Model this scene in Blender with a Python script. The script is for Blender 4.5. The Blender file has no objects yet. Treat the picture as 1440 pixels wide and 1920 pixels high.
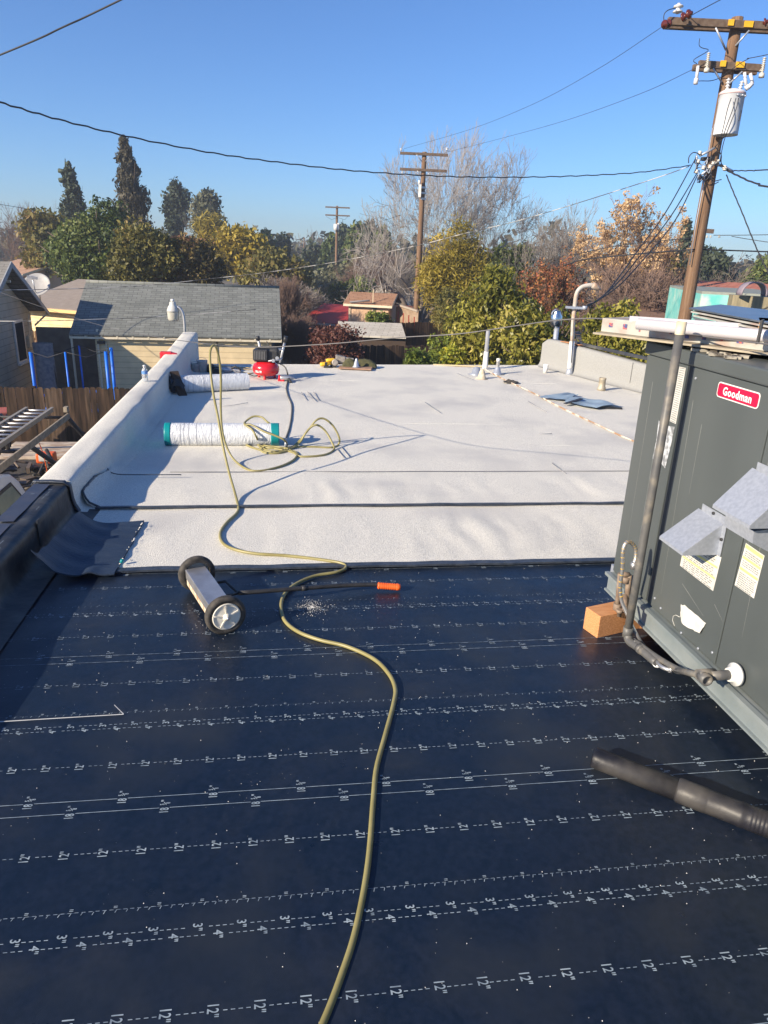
import bpy, math, random
import numpy as np
from mathutils import Vector, Matrix, noise
PI = math.pi
S = bpy.context.scene
# ------------------------------------------------------------------ camera
FPX, PITCH, ROLL, CH = 1331.0, math.radians(19.9), math.atan(.040), 1.70
Fw = Vector((0, math.cos(PITCH), -math.sin(PITCH)))
U0 = Vector((0, math.sin(PITCH), math.cos(PITCH))); R0 = Vector((1, 0, 0))
Rt = math.cos(ROLL)*R0 + math.sin(ROLL)*U0
Up = -math.sin(ROLL)*R0 + math.cos(ROLL)*U0
CAM = Vector((0, 0, CH))
cd = bpy.data.cameras.new('camera'); cam = bpy.data.objects.new('camera', cd); S.collection.objects.link(cam)
cd.sensor_fit = 'VERTICAL'; cd.sensor_height = 24; cd.lens = 24*FPX/1920; cd.clip_end = 6000; cd.clip_start = .05
cam.matrix_world = Matrix(((Rt.x, Up.x, -Fw.x, 0), (Rt.y, Up.y, -Fw.y, 0), (Rt.z, Up.z, -Fw.z, CH), (0, 0, 0, 1)))
S.camera = cam
# ------------------------------------------------------------------ light
SUN_AZ, SUN_EL = math.radians(233), math.radians(24)
w = bpy.data.worlds.new('World'); S.world = w; w.use_nodes = True
nt = w.node_tree; bg = nt.nodes['Background']
sky = nt.nodes.new('ShaderNodeTexSky'); sky.sky_type = 'NISHITA'; sky.sun_disc = False
sky.sun_elevation = SUN_EL; sky.sun_rotation = SUN_AZ
sky.air_density = 1.0; sky.dust_density = .15; sky.ozone_density = 5; sky.altitude = 0
_m = nt.nodes.new('ShaderNodeMix'); _m.data_type = 'RGBA'; _m.blend_type = 'MULTIPLY'; _m.inputs[0].default_value = 1
_m.inputs[7].default_value = (.63, .78, 1.0, 1); nt.links.new(sky.outputs[0], _m.inputs[6]); nt.links.new(_m.outputs[2], bg.inputs[0]); bg.inputs[1].default_value = .098
sd = bpy.data.lights.new('sun', 'SUN'); sd.energy = 5.0; sd.angle = math.radians(.53); sd.color = (1, .86, .66)
so = bpy.data.objects.new('sun', sd); S.collection.objects.link(so)
sundir = Vector((math.sin(SUN_AZ)*math.cos(SUN_EL), math.cos(SUN_AZ)*math.cos(SUN_EL), math.sin(SUN_EL)))
so.rotation_euler = sundir.to_track_quat('Z', 'Y').to_euler()
so.location = (0, 0, 20)
S.view_settings.view_transform = 'Standard'; S.view_settings.look = 'None'
S.view_settings.exposure = .79; S.view_settings.gamma = 1
GZ = -3.6     # street level; the roof we stand on is z = 0

# ------------------------------------------------------------------ helpers
def ray(x, y): return Fw + Rt*((x-720)/FPX) - Up*((y-960)/FPX)
def Z(x, y, z=0.0):
    r = ray(x, y); return CAM + r*((z-CH)/r.z)
def D(x, y, d):
    r = ray(x, y); return CAM + r*(d/r.y)
A8 = math.radians(8.4)
EU = Vector((math.cos(A8), math.sin(A8), 0)); EV = Vector((-math.sin(A8), math.cos(A8), 0)); EZ = Vector((0, 0, 1))
def W(u, v, z=0.0): return EU*u + EV*v + EZ*z
rnd = random.Random(7)

def mat(name, c1, c2=None, scale=8, rough=.7, metal=0, bump=0, bscale=None, detail=6, spec=.5, stretch=None, lo=.35, hi=.65, c3=None, s3=1.5, alpha=None, trans=0, coat=0):
    m = bpy.data.materials.new(name); m.use_nodes = True
    n = m.node_tree; b = n.nodes['Principled BSDF']; L = n.links.new
    b.inputs['Roughness'].default_value = rough; b.inputs['Metallic'].default_value = metal
    b.inputs['Specular IOR Level'].default_value = spec; b.inputs['Base Color'].default_value = (*c1, 1)
    if coat: b.inputs['Coat Weight'].default_value = coat
    if trans: b.inputs['Transmission Weight'].default_value = trans
    if alpha is not None: b.inputs['Alpha'].default_value = alpha
    tc = n.nodes.new('ShaderNodeTexCoord'); mp = n.nodes.new('ShaderNodeMapping'); L(tc.outputs['Object'], mp.inputs[0])
    if stretch: mp.inputs['Scale'].default_value = stretch
    col = None
    if c2 is not None:
        t = n.nodes.new('ShaderNodeTexNoise'); t.inputs['Scale'].default_value = scale; t.inputs['Detail'].default_value = detail
        L(mp.outputs[0], t.inputs[0]); r = n.nodes.new('ShaderNodeValToRGB')
        r.color_ramp.elements[0].position = lo; r.color_ramp.elements[1].position = hi
        r.color_ramp.elements[0].color = (*c1, 1); r.color_ramp.elements[1].color = (*c2, 1)
        L(t.outputs[0], r.inputs[0]); col = r.outputs[0]
        if c3 is not None:
            t3 = n.nodes.new('ShaderNodeTexNoise'); t3.inputs['Scale'].default_value = s3; t3.inputs['Detail'].default_value = 5
            L(mp.outputs[0], t3.inputs[0]); r3 = n.nodes.new('ShaderNodeValToRGB')
            r3.color_ramp.elements[0].position = .5; r3.color_ramp.elements[1].position = .7
            L(t3.outputs[0], r3.inputs[0]); mx = n.nodes.new('ShaderNodeMix'); mx.data_type = 'RGBA'
            L(r3.outputs[0], mx.inputs[0]); L(col, mx.inputs[6]); mx.inputs[7].default_value = (*c3, 1); col = mx.outputs[2]
        L(col, b.inputs['Base Color'])
    if bump:
        t2 = n.nodes.new('ShaderNodeTexNoise'); t2.inputs['Scale'].default_value = bscale or scale*3; t2.inputs['Detail'].default_value = 4
        L(mp.outputs[0], t2.inputs[0]); bp = n.nodes.new('ShaderNodeBump'); bp.inputs['Strength'].default_value = bump
        bp.inputs['Distance'].default_value = .02
        L(t2.outputs[0], bp.inputs['Height']); L(bp.outputs[0], b.inputs['Normal'])
    return m

def leafmat(name, cols, rough=.55, scale=None, trans=True):
    """per-leaf colour from a random face attribute"""
    m = bpy.data.materials.new(name); m.use_nodes = True
    n = m.node_tree; b = n.nodes['Principled BSDF']; L = n.links.new
    a = n.nodes.new('ShaderNodeAttribute'); a.attribute_name = 'tint'
    r = n.nodes.new('ShaderNodeValToRGB'); cr = r.color_ramp
    while len(cr.elements) < len(cols): cr.elements.new(.5)
    for i, c in enumerate(cols):
        cr.elements[i].position = i/max(1, len(cols)-1); cr.elements[i].color = (*c, 1)
    L(a.outputs['Fac'], r.inputs[0]); L(r.outputs[0], b.inputs['Base Color'])
    b.inputs['Roughness'].default_value = rough; b.inputs['Specular IOR Level'].default_value = .35
    if trans:
        tr = n.nodes.new('ShaderNodeBsdfTranslucent'); mx = n.nodes.new('ShaderNodeMixShader'); mx.inputs[0].default_value = .28
        out = n.nodes['Material Output']; L(r.outputs[0], tr.inputs[0]); L(b.outputs[0], mx.inputs[1]); L(tr.outputs[0], mx.inputs[2]); L(mx.outputs[0], out.inputs[0])
    return m

def tag(o, label=None, cat=None, group=None, kind=None):
    if label: o['label'] = label
    if cat: o['category'] = cat
    if group: o['group'] = group
    if kind: o['kind'] = kind
    return o
def thing(name, loc, label, cat, group=None):
    o = bpy.data.objects.new(name, None); S.collection.objects.link(o); o.location = loc
    o.empty_display_size = .1
    return tag(o, label, cat, group)

def link(name, me, mat_, parent=None, origin=None):
    o = bpy.data.objects.new(name, me); S.collection.objects.link(o)
    if mat_ is not None:
        for mm in (mat_ if isinstance(mat_, (list, tuple)) else [mat_]): me.materials.append(mm)
    if parent is not None:
        wp = Vector(parent.location); q = parent.parent
        while q is not None: wp += Vector(q.location); q = q.parent
        o.parent = parent; me.transform(Matrix.Translation(-wp))
    else:
        if origin is None:
            n = len(me.vertices); co = np.empty(n*3); me.vertices.foreach_get('co', co); co = co.reshape(-1, 3)
            mn, mx = co.min(0), co.max(0); origin = Vector(((mn[0]+mx[0])/2, (mn[1]+mx[1])/2, mn[2]))
        o.location = origin; me.transform(Matrix.Translation(-Vector(origin)))
    return o

class MB:
    def __init__(s): s.v = []; s.f = []; s.t = []; s.m = []; s.sm = []; s.tint = .5; s.mi = 0; s.smooth = False
    def face(s, idx): s.f.append(idx); s.t.append(s.tint); s.m.append(s.mi); s.sm.append(s.smooth)
    def quad(s, *p):
        b = len(s.v); s.v += [tuple(q) for q in p]; s.face(tuple(range(b, b+len(p)))); return s
    def box(s, c, size, ax=None, ay=None, az=None):
        """c centre, size full extents, local axes"""
        ax = Vector(ax or (1, 0, 0)); az = Vector(az or (0, 0, 1)); ay = Vector(ay) if ay is not None else az.cross(ax)
        c = Vector(c); b = len(s.v)
        for k in (-1, 1):
            for j in (-1, 1):
                for i in (-1, 1): s.v.append(tuple(c + ax*(i*size[0]/2) + ay*(j*size[1]/2) + az*(k*size[2]/2)))
        for f in ((0, 2, 3, 1), (4, 5, 7, 6), (0, 1, 5, 4), (2, 6, 7, 3), (0, 4, 6, 2), (1, 3, 7, 5)): s.face(tuple(b+i for i in f))
        return s
    def prism(s, poly, ext):
        """closed polygon (3D points) extruded by vector ext"""
        b = len(s.v); n = len(poly); ext = Vector(ext)
        s.v += [tuple(p) for p in poly] + [tuple(Vector(p)+ext) for p in poly]
        s.face(tuple(range(b+n-1, b-1, -1))); s.face(tuple(range(b+n, b+2*n)))
        for i in range(n):
            j = (i+1) % n; s.face((b+i, b+j, b+n+j, b+n+i))
        return s
    def tube(s, pts, r, seg=8, caps=True, smooth=True):
        pts = [Vector(p) for p in pts]; n = len(pts); b = len(s.v); rs = r if isinstance(r, (list, tuple)) else [r]*n
        old = s.smooth; s.smooth = smooth; prev = None
        for i, p in enumerate(pts):
            d = (pts[min(i+1, n-1)]-pts[max(i-1, 0)])
            d = d.normalized() if d.length > 1e-9 else Vector((0, 0, 1))
            if prev is None: x = d.orthogonal().normalized()
            else:
                x = prev - d*prev.dot(d); x = x.normalized() if x.length > 1e-6 else d.orthogonal().normalized()
            prev = x; y = d.cross(x)
            for k in range(seg):
                a = 2*PI*k/seg; s.v.append(tuple(p + x*(math.cos(a)*rs[i]) + y*(math.sin(a)*rs[i])))
        for i in range(n-1):
            for k in range(seg):
                k2 = (k+1) % seg; s.face((b+i*seg+k, b+i*seg+k2, b+(i+1)*seg+k2, b+(i+1)*seg+k))
        s.smooth = False
        if caps: s.face(tuple(b+k for k in range(seg-1, -1, -1))); s.face(tuple(b+(n-1)*seg+k for k in range(seg)))
        s.smooth = old; return s
    def lathe(s, prof, c, axis=(0, 0, 1), seg=24, smooth=True, caps=True):
        """prof: list of (radius, height along axis)"""
        az = Vector(axis).normalized(); x = az.orthogonal().normalized(); y = az.cross(x); c = Vector(c); b = len(s.v)
        old = s.smooth; s.smooth = smooth
        for r, h in prof:
            for k in range(seg):
                a = 2*PI*k/seg; s.v.append(tuple(c + az*h + x*(math.cos(a)*r) + y*(math.sin(a)*r)))
        for i in range(len(prof)-1):
            for k in range(seg):
                k2 = (k+1) % seg; s.face((b+i*seg+k, b+i*seg+k2, b+(i+1)*seg+k2, b+(i+1)*seg+k))
        s.smooth = False
        if caps: s.face(tuple(b+k for k in range(seg-1, -1, -1))); s.face(tuple(b+(len(prof)-1)*seg+k for k in range(seg)))
        s.smooth = old; return s
    def grid(s, fn, nu, nv, smooth=True):
        b = len(s.v); old = s.smooth; s.smooth = smooth
        for j in range(nv+1):
            for i in range(nu+1): s.v.append(tuple(fn(i/nu, j/nv)))
        for j in range(nv):
            for i in range(nu):
                a = b+j*(nu+1)+i; s.face((a, a+1, a+nu+2, a+nu+1))
        s.smooth = old; return s
    def ball(s, c, r, seg=12, rings=8, sq=(1, 1, 1)):
        b = len(s.v); c = Vector(c)
        return s.grid(lambda a, t: (c.x+r*sq[0]*math.sin(PI*t)*math.cos(2*PI*a), c.y+r*sq[1]*math.sin(PI*t)*math.sin(2*PI*a), c.z-r*sq[2]*math.cos(PI*t)), seg, rings)
    def build(s, name, mat_, parent=None, origin=None, bevel=0):
        me = bpy.data.meshes.new(name); me.from_pydata(s.v, [], s.f)
        me.polygons.foreach_set('use_smooth', s.sm)
        if any(s.m): me.polygons.foreach_set('material_index', s.m)
        at = me.attributes.new('tint', 'FLOAT', 'FACE'); at.data.foreach_set('value', s.t)
        me.update()
        o = link(name, me, mat_, parent, origin)
        if bevel:
            bm = o.modifiers.new('bevel', 'BEVEL'); bm.width = bevel; bm.segments = 2; bm.limit_method = 'ANGLE'; bm.angle_limit = .6
        return o

def smoothpath(pts, n=6):
    pts = [Vector(p) for p in pts]; out = []
    P = [pts[0]*2-pts[1]] + pts + [pts[-1]*2-pts[-2]]
    for i in range(1, len(P)-2):
        p0, p1, p2, p3 = P[i-1:i+3]
        for k in range(n):
            t = k/n; out.append(.5*((2*p1)+(-p0+p2)*t+(2*p0-5*p1+4*p2-p3)*t*t+(-p0+3*p1-3*p2+p3)*t**3))
    out.append(pts[-1]); return out

# text -> flat polygons
_g = {}
def glyph(txt, bold=.012, gap=1.0):
    if (txt, bold) in _g: return _g[(txt, bold)]
    cu = bpy.data.curves.new('txt', 'FONT'); cu.body = txt; cu.size = 1; cu.offset = bold; cu.space_character = 1.0 if bold < .025 else 1.10; cu.resolution_u = 2
    o = bpy.data.objects.new('txt', cu); S.collection.objects.link(o)
    me = o.to_mesh(); v = [(p.co.x, p.co.y) for p in me.vertices]; f = [tuple(p.vertices) for p in me.polygons]
    o.to_mesh_clear(); bpy.data.objects.remove(o); bpy.data.curves.remove(cu)
    xs = [p[0] for p in v]; cx = (min(xs)+max(xs))/2
    v = [(x-cx, y-.35) for x, y in v]
    _g[(txt, bold)] = (v, f); return v, f
def put_text(mb, txt, c, ax, ay, h, wx=1.0, bold=.012):
    """text centred at c, reading along ax, up along ay, capital height about h"""
    v, f = glyph(txt, bold); b = len(mb.v); k = h/.7; c = Vector(c)
    mb.v += [tuple(c + ax*(x*k*wx) + ay*(y*k)) for x, y in v]
    for q in f: mb.face(tuple(b+i for i in q))

def copy_tree(o, parent=None):
    c = o.copy(); S.collection.objects.link(c); c.parent = parent
    for ch in list(o.children): copy_tree(ch, c)
    return c

# ------------------------------------------------------------------ materials
M_black = mat('black_underlayment', (.004, .010, .022), (.009, .016, .033), scale=55, rough=.36, bump=.08, bscale=500, c3=(.018, .023, .031), s3=2.2, spec=.5)
_n = M_black.node_tree; _b = _n.nodes['Principled BSDF']; _t = _n.nodes.new('ShaderNodeTexNoise'); _t.inputs['Scale'].default_value = 5; _t.inputs['Detail'].default_value = 8
_tc = _n.nodes.new('ShaderNodeTexCoord'); _n.links.new(_tc.outputs['Object'], _t.inputs[0]); _mr = _n.nodes.new('ShaderNodeMapRange'); _mr.inputs['From Min'].default_value = .3; _mr.inputs['From Max'].default_value = .7
_mr.inputs['To Min'].default_value = .27; _mr.inputs['To Max'].default_value = .46; _n.links.new(_t.outputs[0], _mr.inputs[0]); _n.links.new(_mr.outputs[0], _b.inputs['Roughness'])
_bn = [x for x in _n.nodes if x.type == 'BUMP'][0]; _w = _n.nodes.new('ShaderNodeTexNoise'); _w.inputs['Scale'].default_value = 4.5; _w.inputs['Detail'].default_value = 2; _n.links.new(_tc.outputs['Object'], _w.inputs[0])
_b2 = _n.nodes.new('ShaderNodeBump'); _b2.inputs['Strength'].default_value = .25; _b2.inputs['Distance'].default_value = .02; _n.links.new(_w.outputs[0], _b2.inputs['Height']); _n.links.new(_bn.outputs[0], _b2.inputs['Normal']); _n.links.new(_b2.outputs[0], _b.inputs['Normal'])
_ds = _n.nodes.new('ShaderNodeTexNoise'); _ds.inputs['Scale'].default_value = 1.1; _ds.inputs['Detail'].default_value = 12; _ds.inputs['Roughness'].default_value = .72; _ds.inputs['Distortion'].default_value = 1.2; _n.links.new(_tc.outputs['Object'], _ds.inputs[0])
_dr = _n.nodes.new('ShaderNodeMapRange'); _dr.inputs['From Min'].default_value = .50; _dr.inputs['From Max'].default_value = .78; _dr.inputs['To Max'].default_value = .28; _n.links.new(_ds.outputs[0], _dr.inputs[0])
_dm = _n.nodes.new('ShaderNodeMix'); _dm.data_type = 'RGBA'; _n.links.new(_dr.outputs[0], _dm.inputs[0]); _n.links.new(_b.inputs['Base Color'].links[0].from_socket, _dm.inputs[6]); _dm.inputs[7].default_value = (.06, .058, .055, 1); _n.links.new(_dm.outputs[2], _b.inputs['Base Color'])
M_mark = mat('pale_print', (.34, .41, .46), (.17, .22, .27), scale=35, rough=.7)
M_mark_worn = mat('worn_print', (.10, .13, .16), (.28, .34, .40), scale=45, rough=.7, lo=.4, hi=.6)
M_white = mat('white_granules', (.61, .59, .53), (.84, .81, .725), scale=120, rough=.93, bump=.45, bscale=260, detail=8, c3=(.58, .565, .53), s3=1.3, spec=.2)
M_selv = mat('dark_selvedge', (.02, .028, .045), (.05, .06, .08), scale=20, rough=.45, bump=.2, bscale=60)
M_under = mat('sheet_underside', (.016, .028, .055), (.028, .044, .075), scale=9, rough=.5, bump=.25, bscale=30, stretch=(1, 6, 1))
M_tar = mat('tar_wrap', (.016, .018, .024), (.05, .05, .05), scale=7, rough=.5, bump=.3, bscale=14, c3=(.10, .10, .09), s3=5)
M_galv = mat('galvanised_steel', (.38, .41, .47), (.46, .49, .55), scale=70, rough=.42, metal=.45)
M_alu = mat('dull_aluminium', (.55, .55, .56), (.42, .42, .43), scale=12, rough=.45, metal=.8)
M_unit = mat('grey_painted_steel', (.068, .079, .080), (.084, .096, .097), scale=3, rough=.42, bump=.02, bscale=8, c3=(.092, .10, .097), s3=.9, stretch=(1, 1, .35))
M_dark = mat('dark_plastic', (.02, .02, .022), (.035, .035, .037), scale=20, rough=.5)
M_rub = mat('black_rubber', (.03, .028, .025), (.08, .07, .06), scale=30, rough=.8)
M_wpl = mat('cream_plastic', (.82, .78, .68), (.72, .67, .56), scale=14, rough=.55)
M_orange = mat('orange_grip', (.85, .14, .02), (.7, .1, .015), scale=30, rough=.5)
M_hose = mat('olive_hose', (.30, .265, .11), (.23, .20, .075), scale=8, rough=.42)
M_pipeg = mat('grey_painted_pipe', (.085, .085, .087), (.12, .118, .112), scale=14, rough=.5, c3=(.19, .17, .14), s3=16)
M_wood = mat('fresh_lumber', (.62, .30, .13), (.45, .19, .07), scale=14, rough=.7, stretch=(1, 14, 14), bump=.1)
M_dkwood = mat('old_dark_board', (.035, .022, .016), (.07, .045, .03), scale=20, rough=.85, stretch=(6, 6, 1))
M_wht = mat('white_paint', (.75, .74, .72), (.66, .65, .62), scale=9, rough=.6)
M_paper = mat('label_paper', (.62, .61, .57), (.52, .51, .47), scale=20, rough=.65)
M_red = mat('glossy_red_paint', (.62, .012, .02), rough=.25, coat=.5)
M_redp = mat('red_plastic', (.6, .02, .035), (.5, .015, .025), scale=10, rough=.45)
M_teal = mat('teal_film', (.0, .26, .27), (.01, .20, .22), scale=8, rough=.4)
M_yel = mat('yellow_plastic', (.75, .45, .03), rough=.5)
M_pole = mat('weathered_pole_wood', (.20, .115, .065), (.12, .07, .042), scale=6, rough=.9, stretch=(8, 8, .35), bump=.5, bscale=20, c3=(.27, .175, .11), s3=3)
M_arm = mat('crossarm_wood', (.10, .065, .045), (.16, .115, .085), scale=9, rough=.9)
M_wire = mat('black_cable', (.025, .025, .03), rough=.6)
M_wirel = mat('bright_service_wire', (.55, .53, .50), (.08, .08, .08), scale=2.2, rough=.5, lo=.45, hi=.55)
M_bark = mat('bark', (.10, .075, .055), (.17, .13, .10), scale=9, rough=.95)
M_barkg = mat('pale_bark', (.24, .20, .16), (.16, .13, .11), scale=5, rough=.95)
M_twig = mat('brown_twigs', (.16, .10, .075), (.22, .15, .12), scale=3, rough=.95)
M_twigg = mat('grey_twigs', (.20, .175, .16), (.27, .24, .22), scale=3, rough=.95)
M_glass = mat('dark_glass', (.02, .025, .035), rough=.08, spec=.8)

# ================================================================== THE BUILDING WE STAND ON
bld = thing('flat_roof_building', W(1.5, 5, GZ), 'long flat roofed building with white granulated sheet beyond black underlayment, seen from on top', 'building')
E_far0 = Z(384, 684.5); E_far1 = Z(1012, 687); RP0 = E_far1.copy(); RP1 = Z(1204, 736)
RPd = (RP1-RP0).normalized(); RP2 = RP0 + RPd*13.0; RPn = Vector((-RPd.y, RPd.x, 0)); RPn = RPn if RPn.x > 0 else -RPn
outl = [W(-1.62, -4, 0), RP2 + Vector((0, -3, 0)), RP2 + RPn*.2, RP0 + RPn*.2, W(-1.5, 11.36, 0)]
mb = MB(); mb.prism([Vector((p.x, p.y, GZ)) for p in outl], (0, 0, -GZ-.05)); mb.build('wall', mat('stucco_wall', (.34, .31, .27), (.28, .26, .22), scale=9, rough=.9, bump=.1), bld)
mb = MB(); mb.prism([Vector((p.x, p.y, -.05)) for p in outl], (0, 0, .034)); mb.build('roof_deck', M_tar, bld)

def strip_u(v):  # right hand limit of the sheets at this v
    return 5.2 if v < 9 else 5.0
def sheet_grid(name, u0, u1, v0, v1, z, m, wave, nu=120, nv=14, parent=bld, thick=.006, edge=None):
    mb = MB()
    def f(a, b):
        u = u0+(u1-u0)*a; v = v0+(v1-v0)*b
        zz = z + wave(u, v, a, b)
        if b == 0 and edge: v += edge(u)
        return W(u, v, zz)
    mb.grid(f, nu, nv)
    mb.grid(lambda a, b: f(a, 0) - EZ*(thick*(1-b)) , nu, 1, smooth=False)
    mb.grid(lambda a, b: f(a, 1) - EZ*(thick*b), nu, 1, smooth=False)
    return mb.build(name, m, parent)
nz = lambda u, v, s, o=0: noise.noise(Vector((u*s, v*s, o)))
E1, E2, E3, E4 = 1.51, 2.412, 3.312, 4.22

def row_dashes(mb, u0, u1, v, z, pitch=.018, on=.0105, w=.0021, skips=(), slope=0.0):
    u = u0
    while u < u1:
        if not any(abs(u+on/2-s) < .021 for s in skips):
            vv = v
            mb.quad(W(u, vv-w/2, z), W(u+on, vv-w/2, z), W(u+on, vv+w/2, z), W(u, vv+w/2, z))
        u += pitch
def row_text(mb, txt, u0, u1, pitch, v, z, h, flip=False, wx=.70, dash=True, solid=False, ph=0.0):
    us = []; u = u0+ph
    while u < u1:
        us.append(u); u += pitch
    ax, ay = (EV, -EU) if not flip else (-EV, EU)
    for s in us:
        if txt == '18':
            c = W(s, v, z)
            put_text(mb, '18', c-ax*.010, ax, ay, h, .66, .02)
            put_text(mb, '5', c+ax*.015+ay*h*.34, ax, ay, h*.5, .7, .02); put_text(mb, '8', c+ax*.020-ay*h*.32, ax, ay, h*.5, .7, .02)
            mb.quad(*[c+ax*a+ay*b for a, b in ((.011, -h*.14), (.0125, -h*.20), (.026, h*.14), (.0245, h*.20))])
            put_text(mb, '"', c+ax*.0315+ay*h*.12, ax, ay, h*.8, .8)
        else: put_text(mb, txt, W(s, v, z), ax, ay, h, wx)
    if solid:
        u = u0
        cuts = [u0]+[x for s in us for x in (s-.016, s+.016)]+[u1]
        for a, b in zip(cuts[0::2], cuts[1::2]):
            if b > a: mb.quad(W(a, v-.0011, z), W(b, v-.0011, z), W(b, v+.0011, z), W(a, v+.0011, z))
    elif dash: row_dashes(mb, u0, u1, v, z, skips=us)
UL, UR = -1.31, 3.6
def black_sheet(v_edge, v_near, z, seedn, label, extra=True, flip=False, worn=False):
    flat = lambda u, v, a, b: 0.0012*nz(u, v, 2.2, seedn)
    o = sheet_grid('base_sheet', -1.40, 5.6, v_near, v_edge, z, M_black, lambda u, v, a, b: 0, nu=8, nv=1, thick=.004)
    o['label'] = label
    mb = MB(); zt = z+.0012
    H = .027
    rows = [(.076, '3"', .114, .03), (.101, '4"', .114, .085)]
    for d, t, p, ph in rows: row_text(mb, t, UL, UR, p, v_edge-d, zt, H*.92, flip, .82, ph=ph+seedn*.013)
    row_text(mb, '12"', UL, UR, .1092, v_edge-.305, zt, H, flip, ph=.02+seedn*.017)
    if v_edge-.473 > v_near:
        row_text(mb, '18', UL, UR, .288, v_edge-.473, zt, H, flip, solid=True, ph=.1+seedn*.05)
        row_text(mb, '18', UL, UR, .288, v_edge-.527, zt, H, flip, solid=True, ph=.24+seedn*.05)
        row_text(mb, '12"', UL, UR, .1092, v_edge-.695, zt, H, flip, ph=.07+seedn*.02)
    # tick marks along the lapped edge, and quote marks cut off by the lap
    u = UL
    while u < UR:
        L = .012*(0.7+.5*abs(nz(u, v_edge, 9, 3)))
        mb.quad(W(u, v_edge-.001, zt), W(u-.003, v_edge-L, zt), W(u-.001, v_edge-L, zt), W(u+.002, v_edge-.001, zt)); u += .0292
    mb.build('printed_markings', M_mark_worn if worn else M_mark, o)
    if extra:
        mb = MB(); zz = z-.004+.0012
        row_dashes(mb, UL, UR, v_edge+.0035, zz, w=.002)
        u = UL+.04
        while u < UR:
            for k in (0, .0045): mb.quad(*[W(u+du, v_edge+dv, zz) for du, dv in ((-.004, .009+k), (.006, .009+k), (.006, .011+k), (-.004, .011+k))])
            mb.quad(W(u-.012, v_edge+.0012, zz), W(u+.02, v_edge+.0012, zz), W(u+.02, v_edge+.0032, zz), W(u-.012, v_edge+.0032, zz)); u += .1145
        mb.build('lap_markings', M_mark_worn if worn else M_mark, o)
    return o
black_sheet(E1, .15, .012, 1, 'nearest black sheet with upside down numerals', flip=True)
black_sheet(E2, 1.35, .008, 2, 'second black sheet with the end of the grey pipe on it')
black_sheet(E3, 2.25, .004, 3, 'black sheet under the magnetic sweeper', worn=True)
black_sheet(E4, 3.15, .000, 4, 'farthest black sheet running under the white sheet', extra=False, worn=True)
mb = MB(); mb.quad(W(-1.4, -3.8, .003), W(5.6, -3.8, .003), W(5.6, .2, .003), W(-1.4, .2, .003)); mb.build('base_sheet', M_black, bld)
# torn strip of release tape along the second lap
mb = MB()
p0 = Z(0, 1353, .014); p1 = Z(232, 1339, .014)
d_ = (p1-p0).normalized(); pr = Vector((-d_.y, d_.x, 0))
mb.quad(p0-d_*.4-pr*.003, p1-pr*.003, p1+pr*.002, p0-d_*.4+pr*.003)
q = Z(214, 1322, .02); mb.quad(p1-pr*.004, p1+pr*.003, q+pr*.004, q-pr*.001)
mb.build('torn_release_tape', M_paper, bld)

# white granulated cap sheets
def wrinkle(amp, seed):
    def f(u, v, a, b):
        m = max(0, nz(u*.9, v*.25, 1.2, seed)+.35)
        return amp*1.7*m*nz(u*9.5+1.2*nz(u, v, 2, seed+9), v*.9, 1, seed+1)*math.sin(PI*min(1, b*1.0+.12)) + amp*.9*nz(u, v, 1.7, seed+2)
    return f
W1, W2, W3 = 3.73, 4.74, 5.56
caps = [(W1, W2+.05, .010, .009, -1.30), (W2, W3+.05, .016, .010, -1.29), (W3, 6.5, .012, .005, -1.27), (6.46, 7.4, .010, .004, -1.3), (7.37, 8.3, .009, .004, -1.3), (8.27, 9.2, .008, .004, -1.3), (9.17, 10.1, .007, .004, -1.3), (10.07, 11.0, .006, .004, -1.3)]
for i, (a, b, z, amp, ul) in enumerate(caps):
    if i == 1:   # rounded, ragged left end
        wv = wrinkle(amp, i*5+1)
        mb = MB()
        def f(s, t):
            v = a+(b-a)*t; r = .13; off = 0
            if v-a < r: off = r-math.sqrt(max(0, r*r-(r-(v-a))**2))
            if v > a+.45: off += (v-a-.45)*.12
            u0 = -1.378+off+.006*nz(v*9, 3, 3, 5); u = u0+(5.5-u0)*s
            return W(u, v, z+wv(u, v, s, t)+(.085*max(0, 1-(u-(-1.378))/.13)**2))
        mb.grid(f, 150, 26); mb.grid(lambda s, t: f(s, 0)-EZ*(.016*(1-t)), 150, 1); mb.grid(lambda s, t: f(0, t)-EZ*.02*(1-s), 1, 26)
        mb.build('cap_sheet', M_white, bld)['label'] = 'white cap sheet with rounded ragged end by the parapet'
        mb = MB(); mb.tube([f(0, k/40)+EZ*.004+EU*.004 for k in range(0, 30)], [.007]*22+[.006, .005, .004, .003, .003, .002, .002, .001], 6); mb.build('sheet_edge', M_selv, bld)
        continue
    sheet_grid('cap_sheet', ul if i else -1.24, 5.5, a, b, z, M_white, wrinkle(amp, i*5+1), nu=150, nv=22, thick=.008)
# last strip up to the far edge (follows the slightly skew edge)
mb = MB(); A_, B_ = W(-1.3, 10.97), W(5.0, 10.97)
mb.grid(lambda a, b: (A_*(1-a)+B_*a)*(1-b)+(E_far0*(1-a)+(E_far1+RPn*.1)*a)*b + EZ*(.006+.004*nz(a*6, b, 1.5, 44)*math.sin(PI*b)+(.012 if b > .9 else 0)), 90, 12); mb.build('cap_sheet', M_white, bld)
mb = MB(); mb.prism([E_far0+EZ*-.12+EV*.015, E_far1+EZ*-.12+EV*.015, E_far1+EZ*.012+EV*.015, E_far0+EZ*.012+EV*.015], EV*.02); mb.build('edge_flashing', M_wht, bld)
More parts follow.
